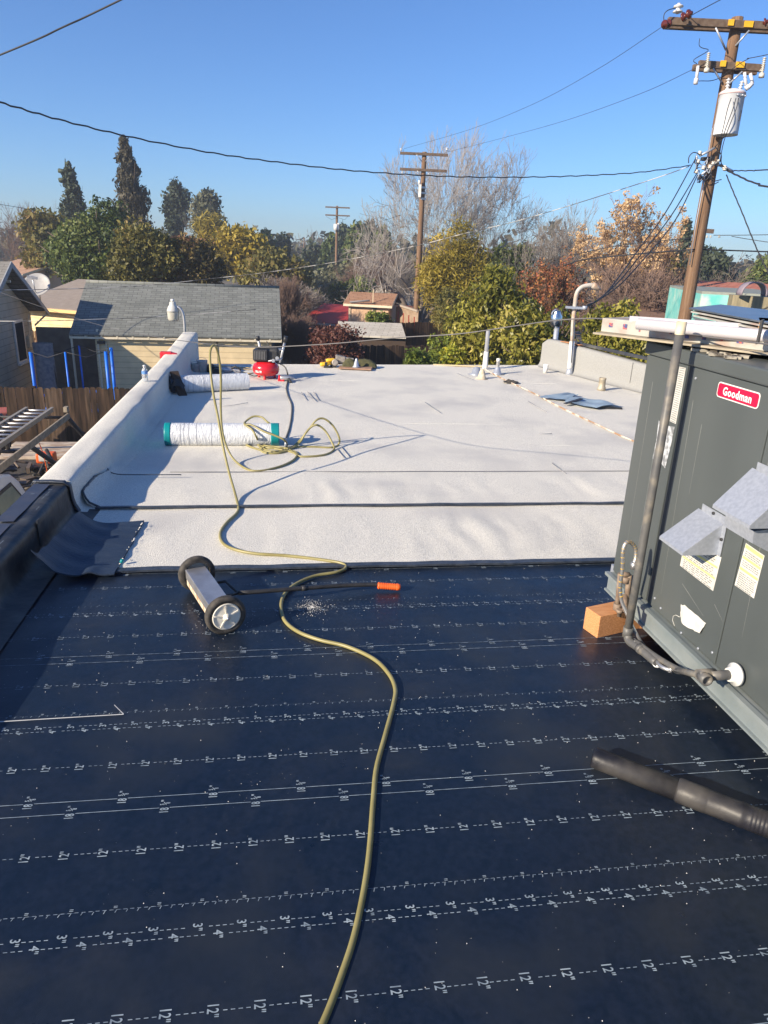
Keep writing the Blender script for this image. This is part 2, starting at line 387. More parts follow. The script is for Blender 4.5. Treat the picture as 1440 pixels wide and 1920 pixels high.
# dark selvedge borders of the two loose sheets
def selv(name, ua, ub, v0, wd, z, seed, amp=.004):
    mb = MB(); wv = wrinkle(.012, 1)
    def f(s, t):
        u = ua+(ub-ua)*s; return W(u, v0+.006*nz(u*1.3, 0, 1, seed)+wd*(t-.5), z+.001+amp*nz(u*5, 1, 1, seed)+.004*(1-t))
    mb.grid(f, 160, 3); mb.grid(lambda s, t: f(s, 0)-EZ*(.012*(1-t)), 160, 1)
    return mb.build(name, M_selv, bld)
selv('selvedge_strip', -.95, 5.5, W1-.01, .055, .018, 3)
selv('selvedge_strip', -1.27, 5.5, W2-.008, .034, .026, 5)
mb = MB()
pts = [Z(x, y, .05) for x, y in ((207, 853), (201, 862), (200, 872), (204, 882), (215, 888), (240, 890), (340, 890))]
mb.tube(smoothpath(pts, 5), .004, 5); mb.build('seam_line', M_selv, bld)
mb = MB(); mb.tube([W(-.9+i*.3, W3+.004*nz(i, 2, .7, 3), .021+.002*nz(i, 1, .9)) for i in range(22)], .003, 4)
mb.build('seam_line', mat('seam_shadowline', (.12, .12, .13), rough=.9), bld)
mb = MB()
for i in range(60):
    t = i/60; x = 197-t*42; y = 868+t*44+rnd.uniform(-2, 2); p = Z(x, y, .05+.01*rnd.random()); q = p+Vector((rnd.uniform(-.03, .012), rnd.uniform(-.03, .03), rnd.uniform(-.02, .01)))
    mb.tube([p, (p+q)/2+EZ*.006, q], .0018, 3)
mb.build('frayed_edge', M_wht, bld)
# folded back dark flap at the left end of the first white sheet
mb = MB()
fc = [Z(270, 974, .03), Z(214, 1077, .022), Z(62, 1062, .10), Z(150, 962, .12)]
def flap(s, t):      # s: right -> left, t: far -> near
    p = (fc[0]*(1-t)+fc[1]*t)*(1-s)+(fc[3]*(1-t)+fc[2]*t)*s
    z = .024+.012*s+.10*max(0, (s-.45)/.55)**2.2
    z += (.008+.004*s)*nz(p.x*2, p.y*9, 1, 4)*1.6 + (.02*math.exp(-((s-.32)**2)/.01)*max(0, (t-.75)/.25))
    z += .05*max(0, (t-.86)/.14)**2*max(0, (s-.75)/.25)
    return Vector((p.x+.008*nz(t*8, s*3, 1, 2), p.y, z))
mb.grid(flap, 40, 30)
mb.grid(lambda s, t: flap(s, 1)-EZ*(.008*(1-t)), 40, 1); mb.grid(lambda s, t: flap(0, t)-EZ*(.012*(1-s)), 1, 30)
mb.build('folded_flap', M_under, bld)['label'] = 'dark blue underside of the folded back sheet end'
mb = MB()
for i in range(16):
    t = rnd.uniform(.05, .95); p = flap(0, t)+EZ*.006; q = p+Vector((rnd.uniform(.002, .012), rnd.uniform(-.014, .014), rnd.uniform(.0, .008)))
    mb.tube([p, (p+q)/2+EZ*.002, q], [.002, .003, .001], 4)
mb.build('paper_shreds', M_wht, bld)
mb = MB(); mb.lathe([(.003, 0), (.010, .004), (.010, .02), (.003, .024)], flap(0, .82)+EZ*.004+EU*.006, (0.5, .2, 1), 8); mb.build('tape_scrap', M_teal, bld)

# left parapet --------------------------------------------------------
def lerp(v, T):
    for (a, x), (b, y) in zip(T, T[1:]):
        if v <= b: return x+(y-x)*max(0, (v-a))/(b-a)
    return T[-1][1]
PZ = [(-4, .20), (3, .21), (5, .225), (8.4, .265), (9.3, .295), (11.32, .475)]
PUI = [(-4, -1.40), (9, -1.40), (11.32, -1.31)]
def para(v0, v1, off, name, m, rip, nv=60, base=.09):
    mb = MB()
    def f(s, t):
        v = v0+(v1-v0)*t; zt = lerp(v, PZ)+off; ui = lerp(v, PUI)+off; uo = ui-.20-2*off
        prof = [(uo, -.5), (uo, -.2), (uo, zt-.03), (uo+.008, zt-.008), (uo+.03, zt), ((uo+ui)/2-.03, zt+.003), ((uo+ui)/2+.04, zt+.004), (ui-.035, zt), (ui-.010, zt-.008), (ui, zt-.03), (ui+.002, zt*.75), (ui+.004, zt*.5), (ui+.008, .07), (ui+.02, .038), (ui+.045, .02), (ui+base, .012)]
        k = min(len(prof)-1, int(round(s*(len(prof)-1)))); u, z = prof[k]
        r = rip*nz(v*2.2, k*.35, 1.3, 8)
        return W(u+r*.6, v, z+r*.8*(1 if k > 2 and k < 13 else 0))
    mb.grid(f, 15, nv)
    e = [f(i/15, 0) for i in range(16)]; mb.quad(*e); e = [f(i/15, 1) for i in range(15, -1, -1)]; mb.quad(*e)
    return mb.build(name, m, bld)
para(-4, 4.72, 0, 'left_parapet', M_tar, .012, 90, .16)['label'] = 'black wrapped near part of the left parapet'
para(4.66, 11.34, .012, 'left_parapet', M_white, .012, 110, .13)['label'] = 'white wrapped far part of the left parapet'
mb = MB()    # raised dark binding where the white wrap begins
def bind(s, t):
    v = 4.64+.022*math.cos(2*PI*t)+(.012*math.sin(s*9)); zt = lerp(4.65, PZ)
    path = [(-1.63, -.35), (-1.63, zt-.01), (-1.615, zt+.014), (-1.5, zt+.018), (-1.42, zt+.016), (-1.388, zt-.01), (-1.384, zt*.5), (-1.376, .07), (-1.35, .025)]
    x = s*(len(path)-1); i = min(len(path)-2, int(x)); fr = x-i
    u = path[i][0]*(1-fr)+path[i+1][0]*fr; z = path[i][1]*(1-fr)+path[i+1][1]*fr
    return W(u+(.006*math.sin(2*PI*t) if z < .2 else 0), v, z+.008*math.sin(2*PI*t))
mb.grid(bind, 48, 8); mb.build('binding_strip', M_selv, bld)
mb = MB()    # paler cap strips and scuffs on the black parapet
for va, vb, ua, ub in ((-3.9, 3.9, -1.60, -1.50), (3.93, 4.6, -1.6, -1.5)):
    mb.grid(lambda s, t: W(ua+(ub-ua)*s, va+(vb-va)*t, lerp(va+(vb-va)*t, PZ)+.0115+.003*nz(t*5, 0, 1)), 2, 60)
mb.build('cap_strip', mat('bluish_cap_strip', (.035, .045, .075), (.055, .06, .085), scale=12, rough=.5), bld)
mb = MB()
for i in range(26):
    v = rnd.uniform(2.6, 4.6); u = rnd.choice((-1.585, -1.53, -1.46, -1.44))+rnd.uniform(-.012, .012); zt = lerp(v, PZ)+.0185
    if rnd.random() < .5: put_text(mb, '12"', W(u, v, zt), EV, -EU, .02, .6)
    else: mb.quad(*[W(u+a, v+b, zt) for a, b in ((0, 0), (.002, .0), (.004, .05), (.001, .05))])
mb.build('scuffed_print', M_mark_worn, bld)
mb = MB(); mb.box(W(-1.389, 3.98, .12), (.006, .035, .20), EU, EV); mb.build('overlap_seam', M_tar, bld)

# right parapet (skewed) ----------------------------------------------
mb = MB(); L_ = 12.0; hs = [(0, .47), (.35, .475), (2.3, .39), (L_, .3)]
def rpf(s, t):
    d = L_*t; zt = lerp(d, hs)
    rr = .06*max(0, 1-d/.1)**2
    prof = [(-.10, .012), (-.05, .02), (-.02, .045), (0, .10), (0, zt*.5), (0, zt-.05-rr*.6), (.012, zt-.015-rr), (.035, zt-rr), (.14, zt-rr), (.16, zt-.02-rr), (.17, -.4)]
    k = int(round(s*10)); a, z = prof[k]; return RP0+RPd*d+RPn*(a+.006*nz(d*2, k*.3, 1, 6))+EZ*z
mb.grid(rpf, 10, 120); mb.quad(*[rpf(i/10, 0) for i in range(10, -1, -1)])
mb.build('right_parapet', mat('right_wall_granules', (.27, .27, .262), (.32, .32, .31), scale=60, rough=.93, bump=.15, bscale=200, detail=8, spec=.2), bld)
mb = MB()
a, b = RP0+RPd*.62, RP0+RPd*9
mb.prism([a+RPn*.06+EZ*(lerp(.62, hs)+.006), a+RPn*.26+EZ*(lerp(.62, hs)-.03), a+RPn*.26+EZ*(lerp(.62, hs)+.02), a+RPn*.08+EZ*(lerp(.62, hs)+.045)], (b-a)+EZ*(lerp(9, hs)-lerp(.62, hs)))
mb.build('parapet_cap', M_tar, bld)
mb = MB(); mb.box(RP0+RPd*.72+RPn*.05+EZ*.478, (.5, .09, .008), RPd, RPn); mb.build('wood_shim', M_wood, bld)
mb = MB(); mb.tube([RP0+RPd*2.2-RPn*.004+EZ*z for z in (.02, .2, .385)], .003, 4); mb.build('vertical_seam', M_dark, bld)

# vents and flashings through the white roof --------------------------
def vent(name, px, py, prof, m, label=None, z0=0.0, lean=(0, 0, 1)):
    mb = MB(); mb.lathe(prof, Z(px, py, z0), lean, 20); o = mb.build(name, m, bld)
    if label: o['label'] = label
    return o
M_rust = mat('rusty_flashing', (.42, .38, .30), (.30, .24, .16), scale=12, rough=.6, metal=.3)
v_ = vent('vent_pipe', 909, 693, [(.038, 0), (.034, .25), (.032, .25), (.032, .62)], mat('half_painted_pipe', (.5, .5, .5), (.42, .42, .43), scale=9, rough=.45, metal=.4), 'tall thin grey vent pipe at far edge')
mb = MB(); mb.lathe([(.05, 0), (.044, .02), (.038, .29), (.034, .29)], Z(909, 693)); mb.build('painted_sleeve', M_wht, v_)
vent('pipe_flashing', 893, 703, [(.13, .008), (.08, .02), (.045, .12), (.03, .125)], M_galv)
vent('pipe_flashing', 903, 711, [(.10, .008), (.06, .03), (.04, .11), (.022, .15), (.02, .15)], mat('cream_sealant', (.66, .58, .44), (.5, .42, .3), scale=20, rough=.8))
v_ = vent('vent_pipe', 932, 702, [(.028, 0), (.026, .20), (.03, .20), (.03, .245), (.012, .25)], M_wht, 'short white vent pipe with flared flashing')
mb = MB(); mb.lathe([(.12, .008), (.06, .03), (.035, .11), (.03, .115)], Z(932, 702)); mb.build('pipe_flashing', M_galv, v_)
vent('vent_pipe', 1022, 700, [(.030, 0), (.044, .14), (.04, .14), (.03, .02)], M_wht, 'white cup shaped vent stub')
v_ = vent('vent_pipe', 1127, 733, [(.062, .0), (.058, .05), (.050, .06), (.046, .16), (.05, .165), (.05, .185), (.043, .185), (.04, .1)], M_rust, 'short rusty vent pipe near the right parapet')

# ================================================================== ROOFTOP AIR CONDITIONER
ACo = Vector((1.201, 3.374, 0)); aa = math.radians(99.5)
AE = Vector((-math.cos(aa), -math.sin(aa), 0)); AN = Vector((AE.y, -AE.x, 0))
def AC(s, o, z): return ACo + AE*s + AN*o + EZ*z
ac = thing('rooftop_air_conditioner', AC(.9, -.5, 0), 'big dark grey rooftop air conditioning unit with red badge and two metal hoods', 'air conditioner')
ZB, ZT = .20, 1.372
def apanel(mb, s0, s1, z0, z1, o0, o1): mb.box(AC((s0+s1)/2, (o0+o1)/2, (z0+z1)/2), (abs(s1-s0), abs(o1-o0), z1-z0), AE, AN); return mb
mb = MB(); apanel(mb, 0, 2.7, ZB, ZT-.03, -1.15, -.002)
mb.build('cabinet', M_unit, ac, bevel=.006)
mb = MB()
for s0, s1 in ((.004, .345), (.385, .905), (.911, 1.4), (1.406, 2.05), (2.056, 2.695)): apanel(mb, s0, s1, ZB+.012, ZT-.062, -.002, .006)
mb.build('side_panels', M_unit, ac, bevel=.003)
mb = MB(); apanel(mb, .347, .383, ZB+.012, ZT-.06, -.0019, .001); mb.build('dark_gap', mat('shadow_gap_steel', (.03, .035, .04), rough=.6), ac)
mb = MB(); apanel(mb, -.012, 2.7, ZT-.058, ZT, -1.16, .016); mb.build('top_cover', M_unit, ac, bevel=.008)
mb = MB(); M_rail = mat('pale_blue_steel_rail', (.22, .26, .27), (.29, .325, .33), scale=7, rough=.5, metal=.3)
apanel(mb, .0, 2.7, .105, ZB-.001, -1.1, .022); apanel(mb, .0, 2.7, ZB-.012, ZB+.004, .022, .045); apanel(mb, 0, 2.7, .100, .110, .022, .036)
mb.build('base_rail', M_rail, ac)
for s0, s1, o1 in ((1.5, 1.9, -.02), (.0, .25, -.05)): mb = MB(); apanel(mb, s0, s1, .0, .105, -1.0, o1); mb.build('support_block', M_wood, ac)
mb = MB(); apanel(mb, -.03, -.0, ZB-.07, ZB+.03, -.03, .0); mb.build('lifting_lug', M_galv, ac)
# screws and scuffs
mb = MB()
for s, z in ((1.0, 1.28), (.42, .26), (.48, .24), (.88, .25), (.95, 1.27), (.42, 1.27), (1.2, 1.25), (.66, .215), (.79, .215)): mb.lathe([(.006, 0), (.005, .004)], AC(s, .006, z), AN, 8)
mb.build('screws', M_galv, ac)
mb = MB()
M_scuff = mat('scratched_paint', (.30, .31, .30), (.22, .23, .225), scale=40, rough=.5)
for s0, z0, s1, z1 in ((.43, 1.18, .46, .3), (.60, .42, .78, .36), (.83, .44, .9, .40), (.45, .62, .7, .6), (.09, 1.2, .1, .4), (1.0, .9, 1.02, .4), (.52, 1.1, .525, .8), (.2, .9, .205, .35), (.95, 1.2, .94, .7)):
    a, b = AC(s0, .0068, z0), AC(s1, .0068, z1); d = (b-a).normalized(); q = d.cross(AN)*.0012
    mb.quad(a-q, b-q*.3, b+q*.3, a+q)
mb.build('scratches', M_scuff, ac)
# red badge
def badge_pts(s0, s1, z0, z1, r, o):
    pts = []
    for cx, cz, a0 in ((s1-r, z1-r, 0), (s0+r, z1-r, 90), (s0+r, z0+r, 180), (s1-r, z0+r, 270)):
        for k in range(7): a = math.radians(a0+15*k); pts.append(AC(cx+r*math.cos(a), o, cz+r*math.sin(a)))
    return pts
mb = MB(); mb.prism(badge_pts(.578, .833, 1.226, 1.285, .014, .0062), AN*.0015); bd = mb.build('badge', M_wht, ac)
mb = MB(); mb.prism(badge_pts(.5825, .8285, 1.2305, 1.2805, .011, .0079), AN*.0008); mb.build('badge_face', mat('crimson_badge', (.60, .005, .05), rough=.35), bd)
mb = MB(); put_text(mb, 'Goodman', AC(.7055, .0098, 1.2555), AE, EZ, .030, .95, .027); mb.build('badge_lettering', mat('badge_white', (.85, .85, .85), rough=.4), bd)
# paper stickers
def sticker(name, pts, lines, yellow, m=M_paper):
    """pts: (s,z) corners tl,tr,br,bl"""
    mb = MB(); P = [AC(s, .0070, z) for s, z in pts]; mb.prism(P, AN*.0008); o = mb.build(name, m, ac)
    def at(a, b): return (P[0]*(1-a)+P[1]*a)*(1-b)+(P[3]*(1-a)+P[2]*a)*b+AN*.0012
    mb = MB()
    for y0, y1 in yellow: mb.quad(at(.03, y0), at(.97, y0), at(.97, y1), at(.03, y1))
    if yellow: mb.build('yellow_bands', mat('sticker_yellow', (.72, .66, .22), rough=.6), o)
    mb = MB(); r = random.Random(len(name))
    for k in range(lines):
        y = (k+.5)/lines
        if any(a-.02 < y < b+.02 for a, b in yellow): continue
        x = .08
        while x < .85:
            L = r.uniform(.03, .12); mb.quad(at(x, y-.2/lines), at(min(.93, x+L), y-.2/lines), at(min(.93, x+L), y+.2/lines), at(x, y+.2/lines)); x += L+.025
        if r.random() < .25: continue
    mb.build('printed_lines', mat('print_grey', (.16, .16, .17), rough=.8), o); return o
sticker('instruction_sticker', [(.56, .62), (.812, .636), (.806, .487), (.56, .488)], 16, [(.30, .36), (.62, .68)])
sticker('warning_sticker', [(.929, .746), (1.037, .741), (1.035, .570), (.92, .569)], 22, [(.02, .10), (.28, .34), (.54, .60)])
sticker('data_plate', [(.286, 1.297), (.335, 1.299), (.336, 1.058), (.286, 1.06)], 26, [], M_paper)
mb = MB(); P = [(.196, 1.043), (.24, 1.03), (.331, 1.045), (.328, .96), (.315, .852), (.26, .87), (.198, .864), (.205, .95)]
mb.prism([AC(s, .007, z) for s, z in P], AN*.0008); mb.build('torn_foil_label', mat('worn_foil', (.7, .72, .74), (.3, .31, .32), scale=40, rough=.4, metal=.4, lo=.45, hi=.6), ac)
mb = MB()
def torn(a, b):
    s = .626+.174*a; z = .342-.062*b-.010*math.sin(a*PI)*(b)+.02*(a-.5)*b + .003*nz(a*5, b*5, 1)
    if a < .12: z += (.5-b)*-.02
    return AC(s+.012*(b-.5)*(1-2*a)+.004*nz(b*7, a, 1), .008+.012*abs(math.sin(a*5))*b, z)
mb.grid(torn, 14, 6); mb.build('torn_sticker', M_paper, ac)
mb = MB(); mb.tube([AC(.63+.05*math.cos(t), .0075, .245+.03*math.sin(t)) for t in (1.6, 2.2, 2.8, 3.5, 4.2)], .0015, 4); mb.build('glue_marks', M_paper, ac)
# hoods
def hood(s0, s1, ztop, zbot, out, front=.012, label=None):
    h = MB()
    a0, a1 = AC(s0, .008, ztop), AC(s1, .008, ztop); b0, b1 = AC(s0, out, zbot+front), AC(s1, out, zbot+front); c0, c1 = AC(s0, out, zbot), AC(s1, out, zbot); d0, d1 = AC(s0, .008, zbot), AC(s1, .008, zbot)
    for q in ((a0, a1, b1, b0), (b0, b1, c1, c0), (a1, d1, c1, b1), (a0, b0, c0, d0)):
        nrm = (q[1]-q[0]).cross(q[2]-q[0]).normalized()*.002; h.prism([p-nrm*.5 for p in q], nrm)
    o = h.build('vent_hood', M_galv, ac)
    if label: o['label'] = label
    h = MB(); h.box(AC((s0+s1)/2+.02, .010, ztop+.012), (s1-s0-.01, .0025, .035), AE, AN); h.box(AC(s1+.010, .010, (ztop+zbot)/2), (.024, .0025, (ztop-zbot)), AE, AN); h.build('mounting_flange', M_galv, o)
    h = MB(); h.lathe([(.007, 0), (.006, .006)], AC((s0+s1)/2+.02, .0115, ztop+.018), AN, 8); h.lathe([(.007, 0), (.006, .006)], AC(s1+.012, .0115, zbot+.07), AN, 8); h.build('flange_screws', M_dark, o)
    return o
hood(.61, .785, .768, .636, .158, label='smaller galvanised hood')
hood(.875, 1.09, 1.02, .868, .135, label='larger galvanised hood')
o = MB(); s0, s1 = .895, 1.06
o.prism([AC(s0, .012, .855), AC(s0, .09, .845), AC(s0, .085, .80), AC(s0, .012, .765)], AE*(s1-s0)); o.build('inner_deflector', M_galv, ac)
# condensate port and drain fittings
mb = MB(); mb.lathe([(.044, 0), (.044, .012), (.028, .016), (.026, .035)], AC(1.055, .02, .262), AN, 24); mb.build('drain_port_collar', mat('port_plastic', (.68, .68, .66), rough=.4), ac)

# drain and condensate piping (its own thing, plumbed beside the unit)
cp = thing('condensate_pipe', Z(1178, 1195, .0), 'tall grey painted pipe with elbow standing in front of the air conditioner', 'pipe')
pb = Z(1176, 1190, .085); pt = D(1278, 603, pb.y); pt = Vector((pb.x, pb.y, pt.z))
X = lambda x, y, z: Z(x, y, z)
mb = MB(); mb.tube([pb, pb+EZ*.35, pb+EZ*.72, Vector((pt.x, pt.y, pt.z-.045))], .0178, 20); mb.build('riser_pipe', M_pipeg, cp)
mb = MB(); mb.lathe([(.0198, 0), (.0198, .05), (.016, .05), (.016, .0)], Vector((pt.x, pt.y, pt.z-.05)), seg=20, caps=False); mb.build('cream_pipe_end', mat('cream_pvc', (.66, .58, .42), (.55, .46, .3), scale=20, rough=.6), cp)
mb = MB(); mb.lathe([(.0218, 0), (.0218, .05)], pb+EZ*-.01, seg=18)
e1 = X(1232, 1243, .085)
mb.tube(smoothpath([pb, pb-EZ*.02+(e1-pb)*.12, pb+(e1-pb)*.4-EZ*.01, e1], 5), .0195, 16); d = (e1-pb).normalized()
mb.lathe([(.0225, 0), (.0225, .025)], pb+(e1-pb)*.42-EZ*.008, d, 16); mb.build('elbow', M_pipeg, cp)
j = AC(1.045, .14, .262)
mb = MB(); mb.lathe([(.019, 0), (.019, .1)], AC(1.055, .03, .262), AN, 16); mb.lathe([(.022, 0), (.022, .07)], j-AN*.035, AN, 16)
mb.tube([j+AN*.02, j+AN*.02+AE*.03], .020, 14); mb.lathe([(.023, 0), (.023, .022), (.017, .022), (.015, .0)], j+AN*.02+AE*.02, AE, 14, caps=False); mb.build('tee_fitting', M_pipeg, cp)
mb = MB(); f2 = X(1262, 1255, .105); mb.tube([j+AN*.03, f2], .0125, 12); mb.lathe([(.016, 0), (.016, .035)], j+(f2-j)*.8, (f2-j), 12); mb.build('small_branch_pipe', M_pipeg, cp)
mb = MB(); mb.tube(smoothpath([j, AC(.95, .115, .20), AC(.82, .10, .14), AC(.66, .10, .10), AC(.52, .11, .085), pb+(e1-pb)*.25], 5), .0125, 12); mb.build('back_branch_pipe', M_pipeg, cp)
mb = MB(); mb.tube(smoothpath([f2, f2+AN*.02, X(1240, 1250, .10), e1+EZ*.005], 4), .009, 10); mb.tube([f2-AN*-.005, f2+AN*.02], .0135, 8); mb.lathe([(.0205, -.004), (.0215, .004), (.016, .006), (.015, -.01)], e1, (e1-CAM)*-1, 16); mb.build('metal_elbow', M_alu, cp)
# gas line: trap pipes and braided flexible connector
gl = thing('gas_connector', Z(1165, 1175, 0), 'silver flexible gas line looping over old brown fittings at the unit corner', 'gas line')
mb = MB(); g0 = pb + AN*.03 - AE*.10
mb.tube([X(1172, 1148, .13), X(1171, 1115, .2)], .014, 12); g1 = X(1158, 1128, .16)
mb.tube([X(1157, 1140, .13), D(1163, 1075, g1.y)], .012, 10); mb.lathe([(.02, 0), (.02, .035)], X(1157, 1140, .13)-EZ*.01, seg=10); mb.lathe([(.019, 0), (.019, .03)], D(1172, 1092, g1.y), seg=10); mb.tube([D(1163, 1076, g1.y), D(1180, 1078, g1.y)], .013, 10)
mb.tube([D(1180, 1078, g1.y), D(1174, 1135, g1.y)], .013, 10); mb.lathe([(.012, 0), (.012, .02), (.017, .02), (.017, .035)], X(1160, 1155, .105), seg=6)
mb.build('iron_fittings', mat('brown_iron', (.16, .11, .08), (.26, .20, .15), scale=22, rough=.7), gl)
dz = pb.y+.03
mb = MB(); pts = [(1187, 1062), (1192, 1045), (1191, 1027), (1182, 1017), (1173, 1019), (1168, 1035), (1167, 1065), (1163, 1100), (1165, 1125), (1174, 1147), (1186, 1175), (1200, 1200), (1207, 1210)]
mb.tube(smoothpath([D(x, y, dz+.02*math.sin(i)) for i, (x, y) in enumerate(pts)], 5), .0085, 10); mb.build('flexible_tube', M_alu, gl)
mb = MB(); pp = smoothpath([D(x, y, dz+.02*math.sin(i)) for i, (x, y) in enumerate(pts[:9])], 6)
for i in range(0, len(pp)-1, 2): mb.tube([pp[i], pp[i]+(pp[i+1]-pp[i])*.28], .0088, 8)
mb.build('yellow_stripes', M_yel, gl)
mb = MB(); mb.lathe([(.014, 0), (.014, .03)], D(1187, 1066, dz), seg=6); mb.build('flare_nut', M_alu, gl)
# lumber block
wb0, wb1 = Z(1119, 1198), Z(1206, 1178); dx = (wb1-wb0).normalized(); dy = Vector((-dx.y, dx.x, 0)); Lw = (wb1-wb0).length
mb = MB(); mb.box(wb0+dx*(Lw/2)+dy*.052+EZ*.062, (Lw, .105, .118), dx, dy); o = mb.build('wood_block', M_wood, bevel=.003)
tag(o, 'short block of fresh orange lumber under the grey drain pipe', 'wood block')
# corrugated black pipe lying bottom right
bp = thing('black_drain_pipe', Z(1115, 1435), 'dirty black plastic pipe lying on the underlayment at the right edge', 'pipe')
a = Z(1110, 1436, .0)+EZ*.038; b = Z(1440, 1566, 0)+EZ*.038; dd = (b-a).normalized(); Lp = (b-a).length
M_bp = mat('dirty_black_pipe', (.008, .009, .014), (.018, .018, .024), scale=14, bump=.08, bscale=30, rough=.46, spec=.35, c3=(.07, .065, .06), s3=5)
mb = MB(); mb.lathe([(.015, .03), (.032, .004), (.034, .0), (.037, .004), (.0375, .02), (.0375, Lp*.55)], a, dd, 28); mb.build('smooth_pipe', M_bp, bp)
mb = MB(); s = Lp*.50; prof = [(.0375, s), (.042, s+.006), (.042, s+.09), (.040, s+.095), (.040, s+.10)]
prof += [(.040, s+.19), (.042, s+.195), (.042, s+.205), (.040, s+.21)]; s += .12
while s < Lp+.5: s += .012; prof += [(.040, s+.09), (.0408, s+.094), (.0408, s+.098), (.040, s+.1)]
mb.lathe(prof, a, dd, 28); mb.build('corrugated_hose', M_bp, bp)

# ------------------------------------------------------------------ things lying on the unit
M_plank = mat('weathered_painted_plank', (.42, .41, .37), (.30, .30, .28), scale=9, rough=.7, c3=(.36, .24, .19), s3=9)
pk = thing('scaffold_plank', AC(.1, .1, 1.38), 'long weathered painted plank lying on the air conditioner and overhanging it', 'plank')
a = Z(1126, 622, 1.40); b = Z(1400, 655, 1.40)
d = (b-a).normalized(); q = Vector((-d.y, d.x, 0)); L_ = (b-a).length+.4
mb = MB(); mb.box(a+d*L_/2+q*.12+EZ*.032, (L_, .24, .062), d, q); mb.build('plank_body', M_plank, pk, bevel=.003)
mb = MB(); mb.box(a+d*L_/2+q*.10+EZ*-.004, (L_, .32, .008), d, q); mb.build('thin_ply_strip', mat('ply_edge', (.42, .36, .26), (.3, .26, .2), scale=12, rough=.8), pk)
mb = MB(); r = random.Random(3)
for k in range(9):
    s = .05+k*.075; h = r.uniform(.012, .04); mb.box(a+d*s+q*-.0008+EZ*.035, (r.uniform(.006, .03), .002, h), d, q)
mb.build('paint_marks', mat('red_paint_marks', (.45, .10, .08), (.06, .07, .2), scale=40, rough=.7, lo=.48, hi=.52), pk)
def pvc(p, q_, r_, label, name='white_pvc_pipe'):
    t = thing(name, p, label, 'pipe', 'white pipes lying on the air conditioner')
    mb = MB(); mb.tube([p, q_], r_, 20); mb.build('pipe_body', mat('white_pvc', (.55, .53, .56), (.50, .48, .51), scale=4, rough=.35), t)
    dd = (q_-p).normalized(); mb = MB(); mb.lathe([(r_+.002, 0), (r_+.002, .05)], q_-dd*.5, dd, 18); mb.build('coupling', M_wht, t)
    mb = MB()
    for k in (.42, .47, .55, .75): mb.lathe([(r_+.0008, 0), (r_+.0008, .02)], p+(q_-p)*k, dd, 18)
    return t
pvc(Z(1195, 607, 1.462), Z(1440, 632, 1.452)+Vector((.5, -.42, 0)), .024, 'nearer thick white plastic pipe crossing the top of the unit')
pvc(Z(1180, 600, 1.465), Z(1440, 611, 1.455)+Vector((.4, -.4, 0)), .018, 'thinner white plastic pipe lying behind the thick one')
# black bracket on the pipe, cardboard
mb = MB(); c = Z(1425, 622, 1.478); mb.box(c, (.008, .06, .09), (.8, -.5, .3)); o = mb.build('black_strap', M_dark); tag(o, 'short black strap around the white pipe near the frame edge', 'strap')
mb = MB(); a = Z(1425, 650, 1.40); dq = Vector((.9, -.42, 0)).normalized()
mb.box(a+dq*.22+EZ*.055+Vector((0, .1, 0)), (.4, .22, .10), dq); mb.quad(a+EZ*.1, a+dq*.3+EZ*.1, a+dq*.3+EZ*.05+Vector((-.12, -.08, 0)), a+EZ*.02+Vector((-.05, -.03, 0)))
o = mb.build('cardboard_box', mat('cardboard', (.42, .24, .12), (.35, .19, .09), scale=12, rough=.8)); tag(o, 'brown cardboard box on top of the unit beneath the white pipe', 'box')
# stack of metal faced boards
sh = thing('board_stack', Z(1400, 600, 1.50), 'tilted stack of metal faced boards resting above the unit', 'boards')
c0 = Z(1292, 577, 1.505); c1 = Z(1440, 604, 1.505); c2 = Z(1358, 570, 1.505)
ex = (c1-c0).normalized(); ey = (c2-c0).normalized(); M_face = mat('bluish_sheet_metal', (.16, .20, .25), (.24, .27, .31), scale=6, rough=.35, metal=.7)
for k, (o1, z1) in enumerate(((0, .0), (.03, -.014), (.07, -.03))):
    mb = MB(); base = c0+ex*o1+EZ*z1
    mb.prism([base, base+ex*1.2, base+ex*1.3+ey*1.0, base+ey*.62], EZ*-.007); ob = mb.build('board', [M_face, M_plank][k > 0], sh)
mb = MB(); base = c0+ex*.05+EZ*-.04; mb.prism([base, base+ex*1.2, base+ex*1.2+EZ*-.08+ey*.15, base+ex*.2+EZ*-.08+ey*.15], ey*.01); mb.build('board_backing', M_face, sh)
mb = MB(); mb.prism([c0+ex*.18+ey*.1-EZ*.128, c0+ex*1.3+ey*.1-EZ*.128, c0+ex*1.3+ey*.1-EZ*.04, c0+ex*.3+ey*.1-EZ*.04], ey*.5); mb.build('support_crate', M_dark, sh)
r = random.Random(5); mb = MB()
for k in range(26):
    p = AC(r.uniform(.0, .6), r.uniform(-.1, .0), ZT+.001); mb.box(p+EZ*.006, (r.uniform(.02, .09), r.uniform(.01, .04), r.uniform(.004, .014)), (math.cos(k), math.sin(k), 0))
o = mb.build('roof_debris', mat('debris', (.35, .32, .26), (.06, .05, .04), scale=30, rough=.9, lo=.45, hi=.55)); tag(o, 'flaked wood and paint debris scattered on the unit top', 'debris', kind='stuff')

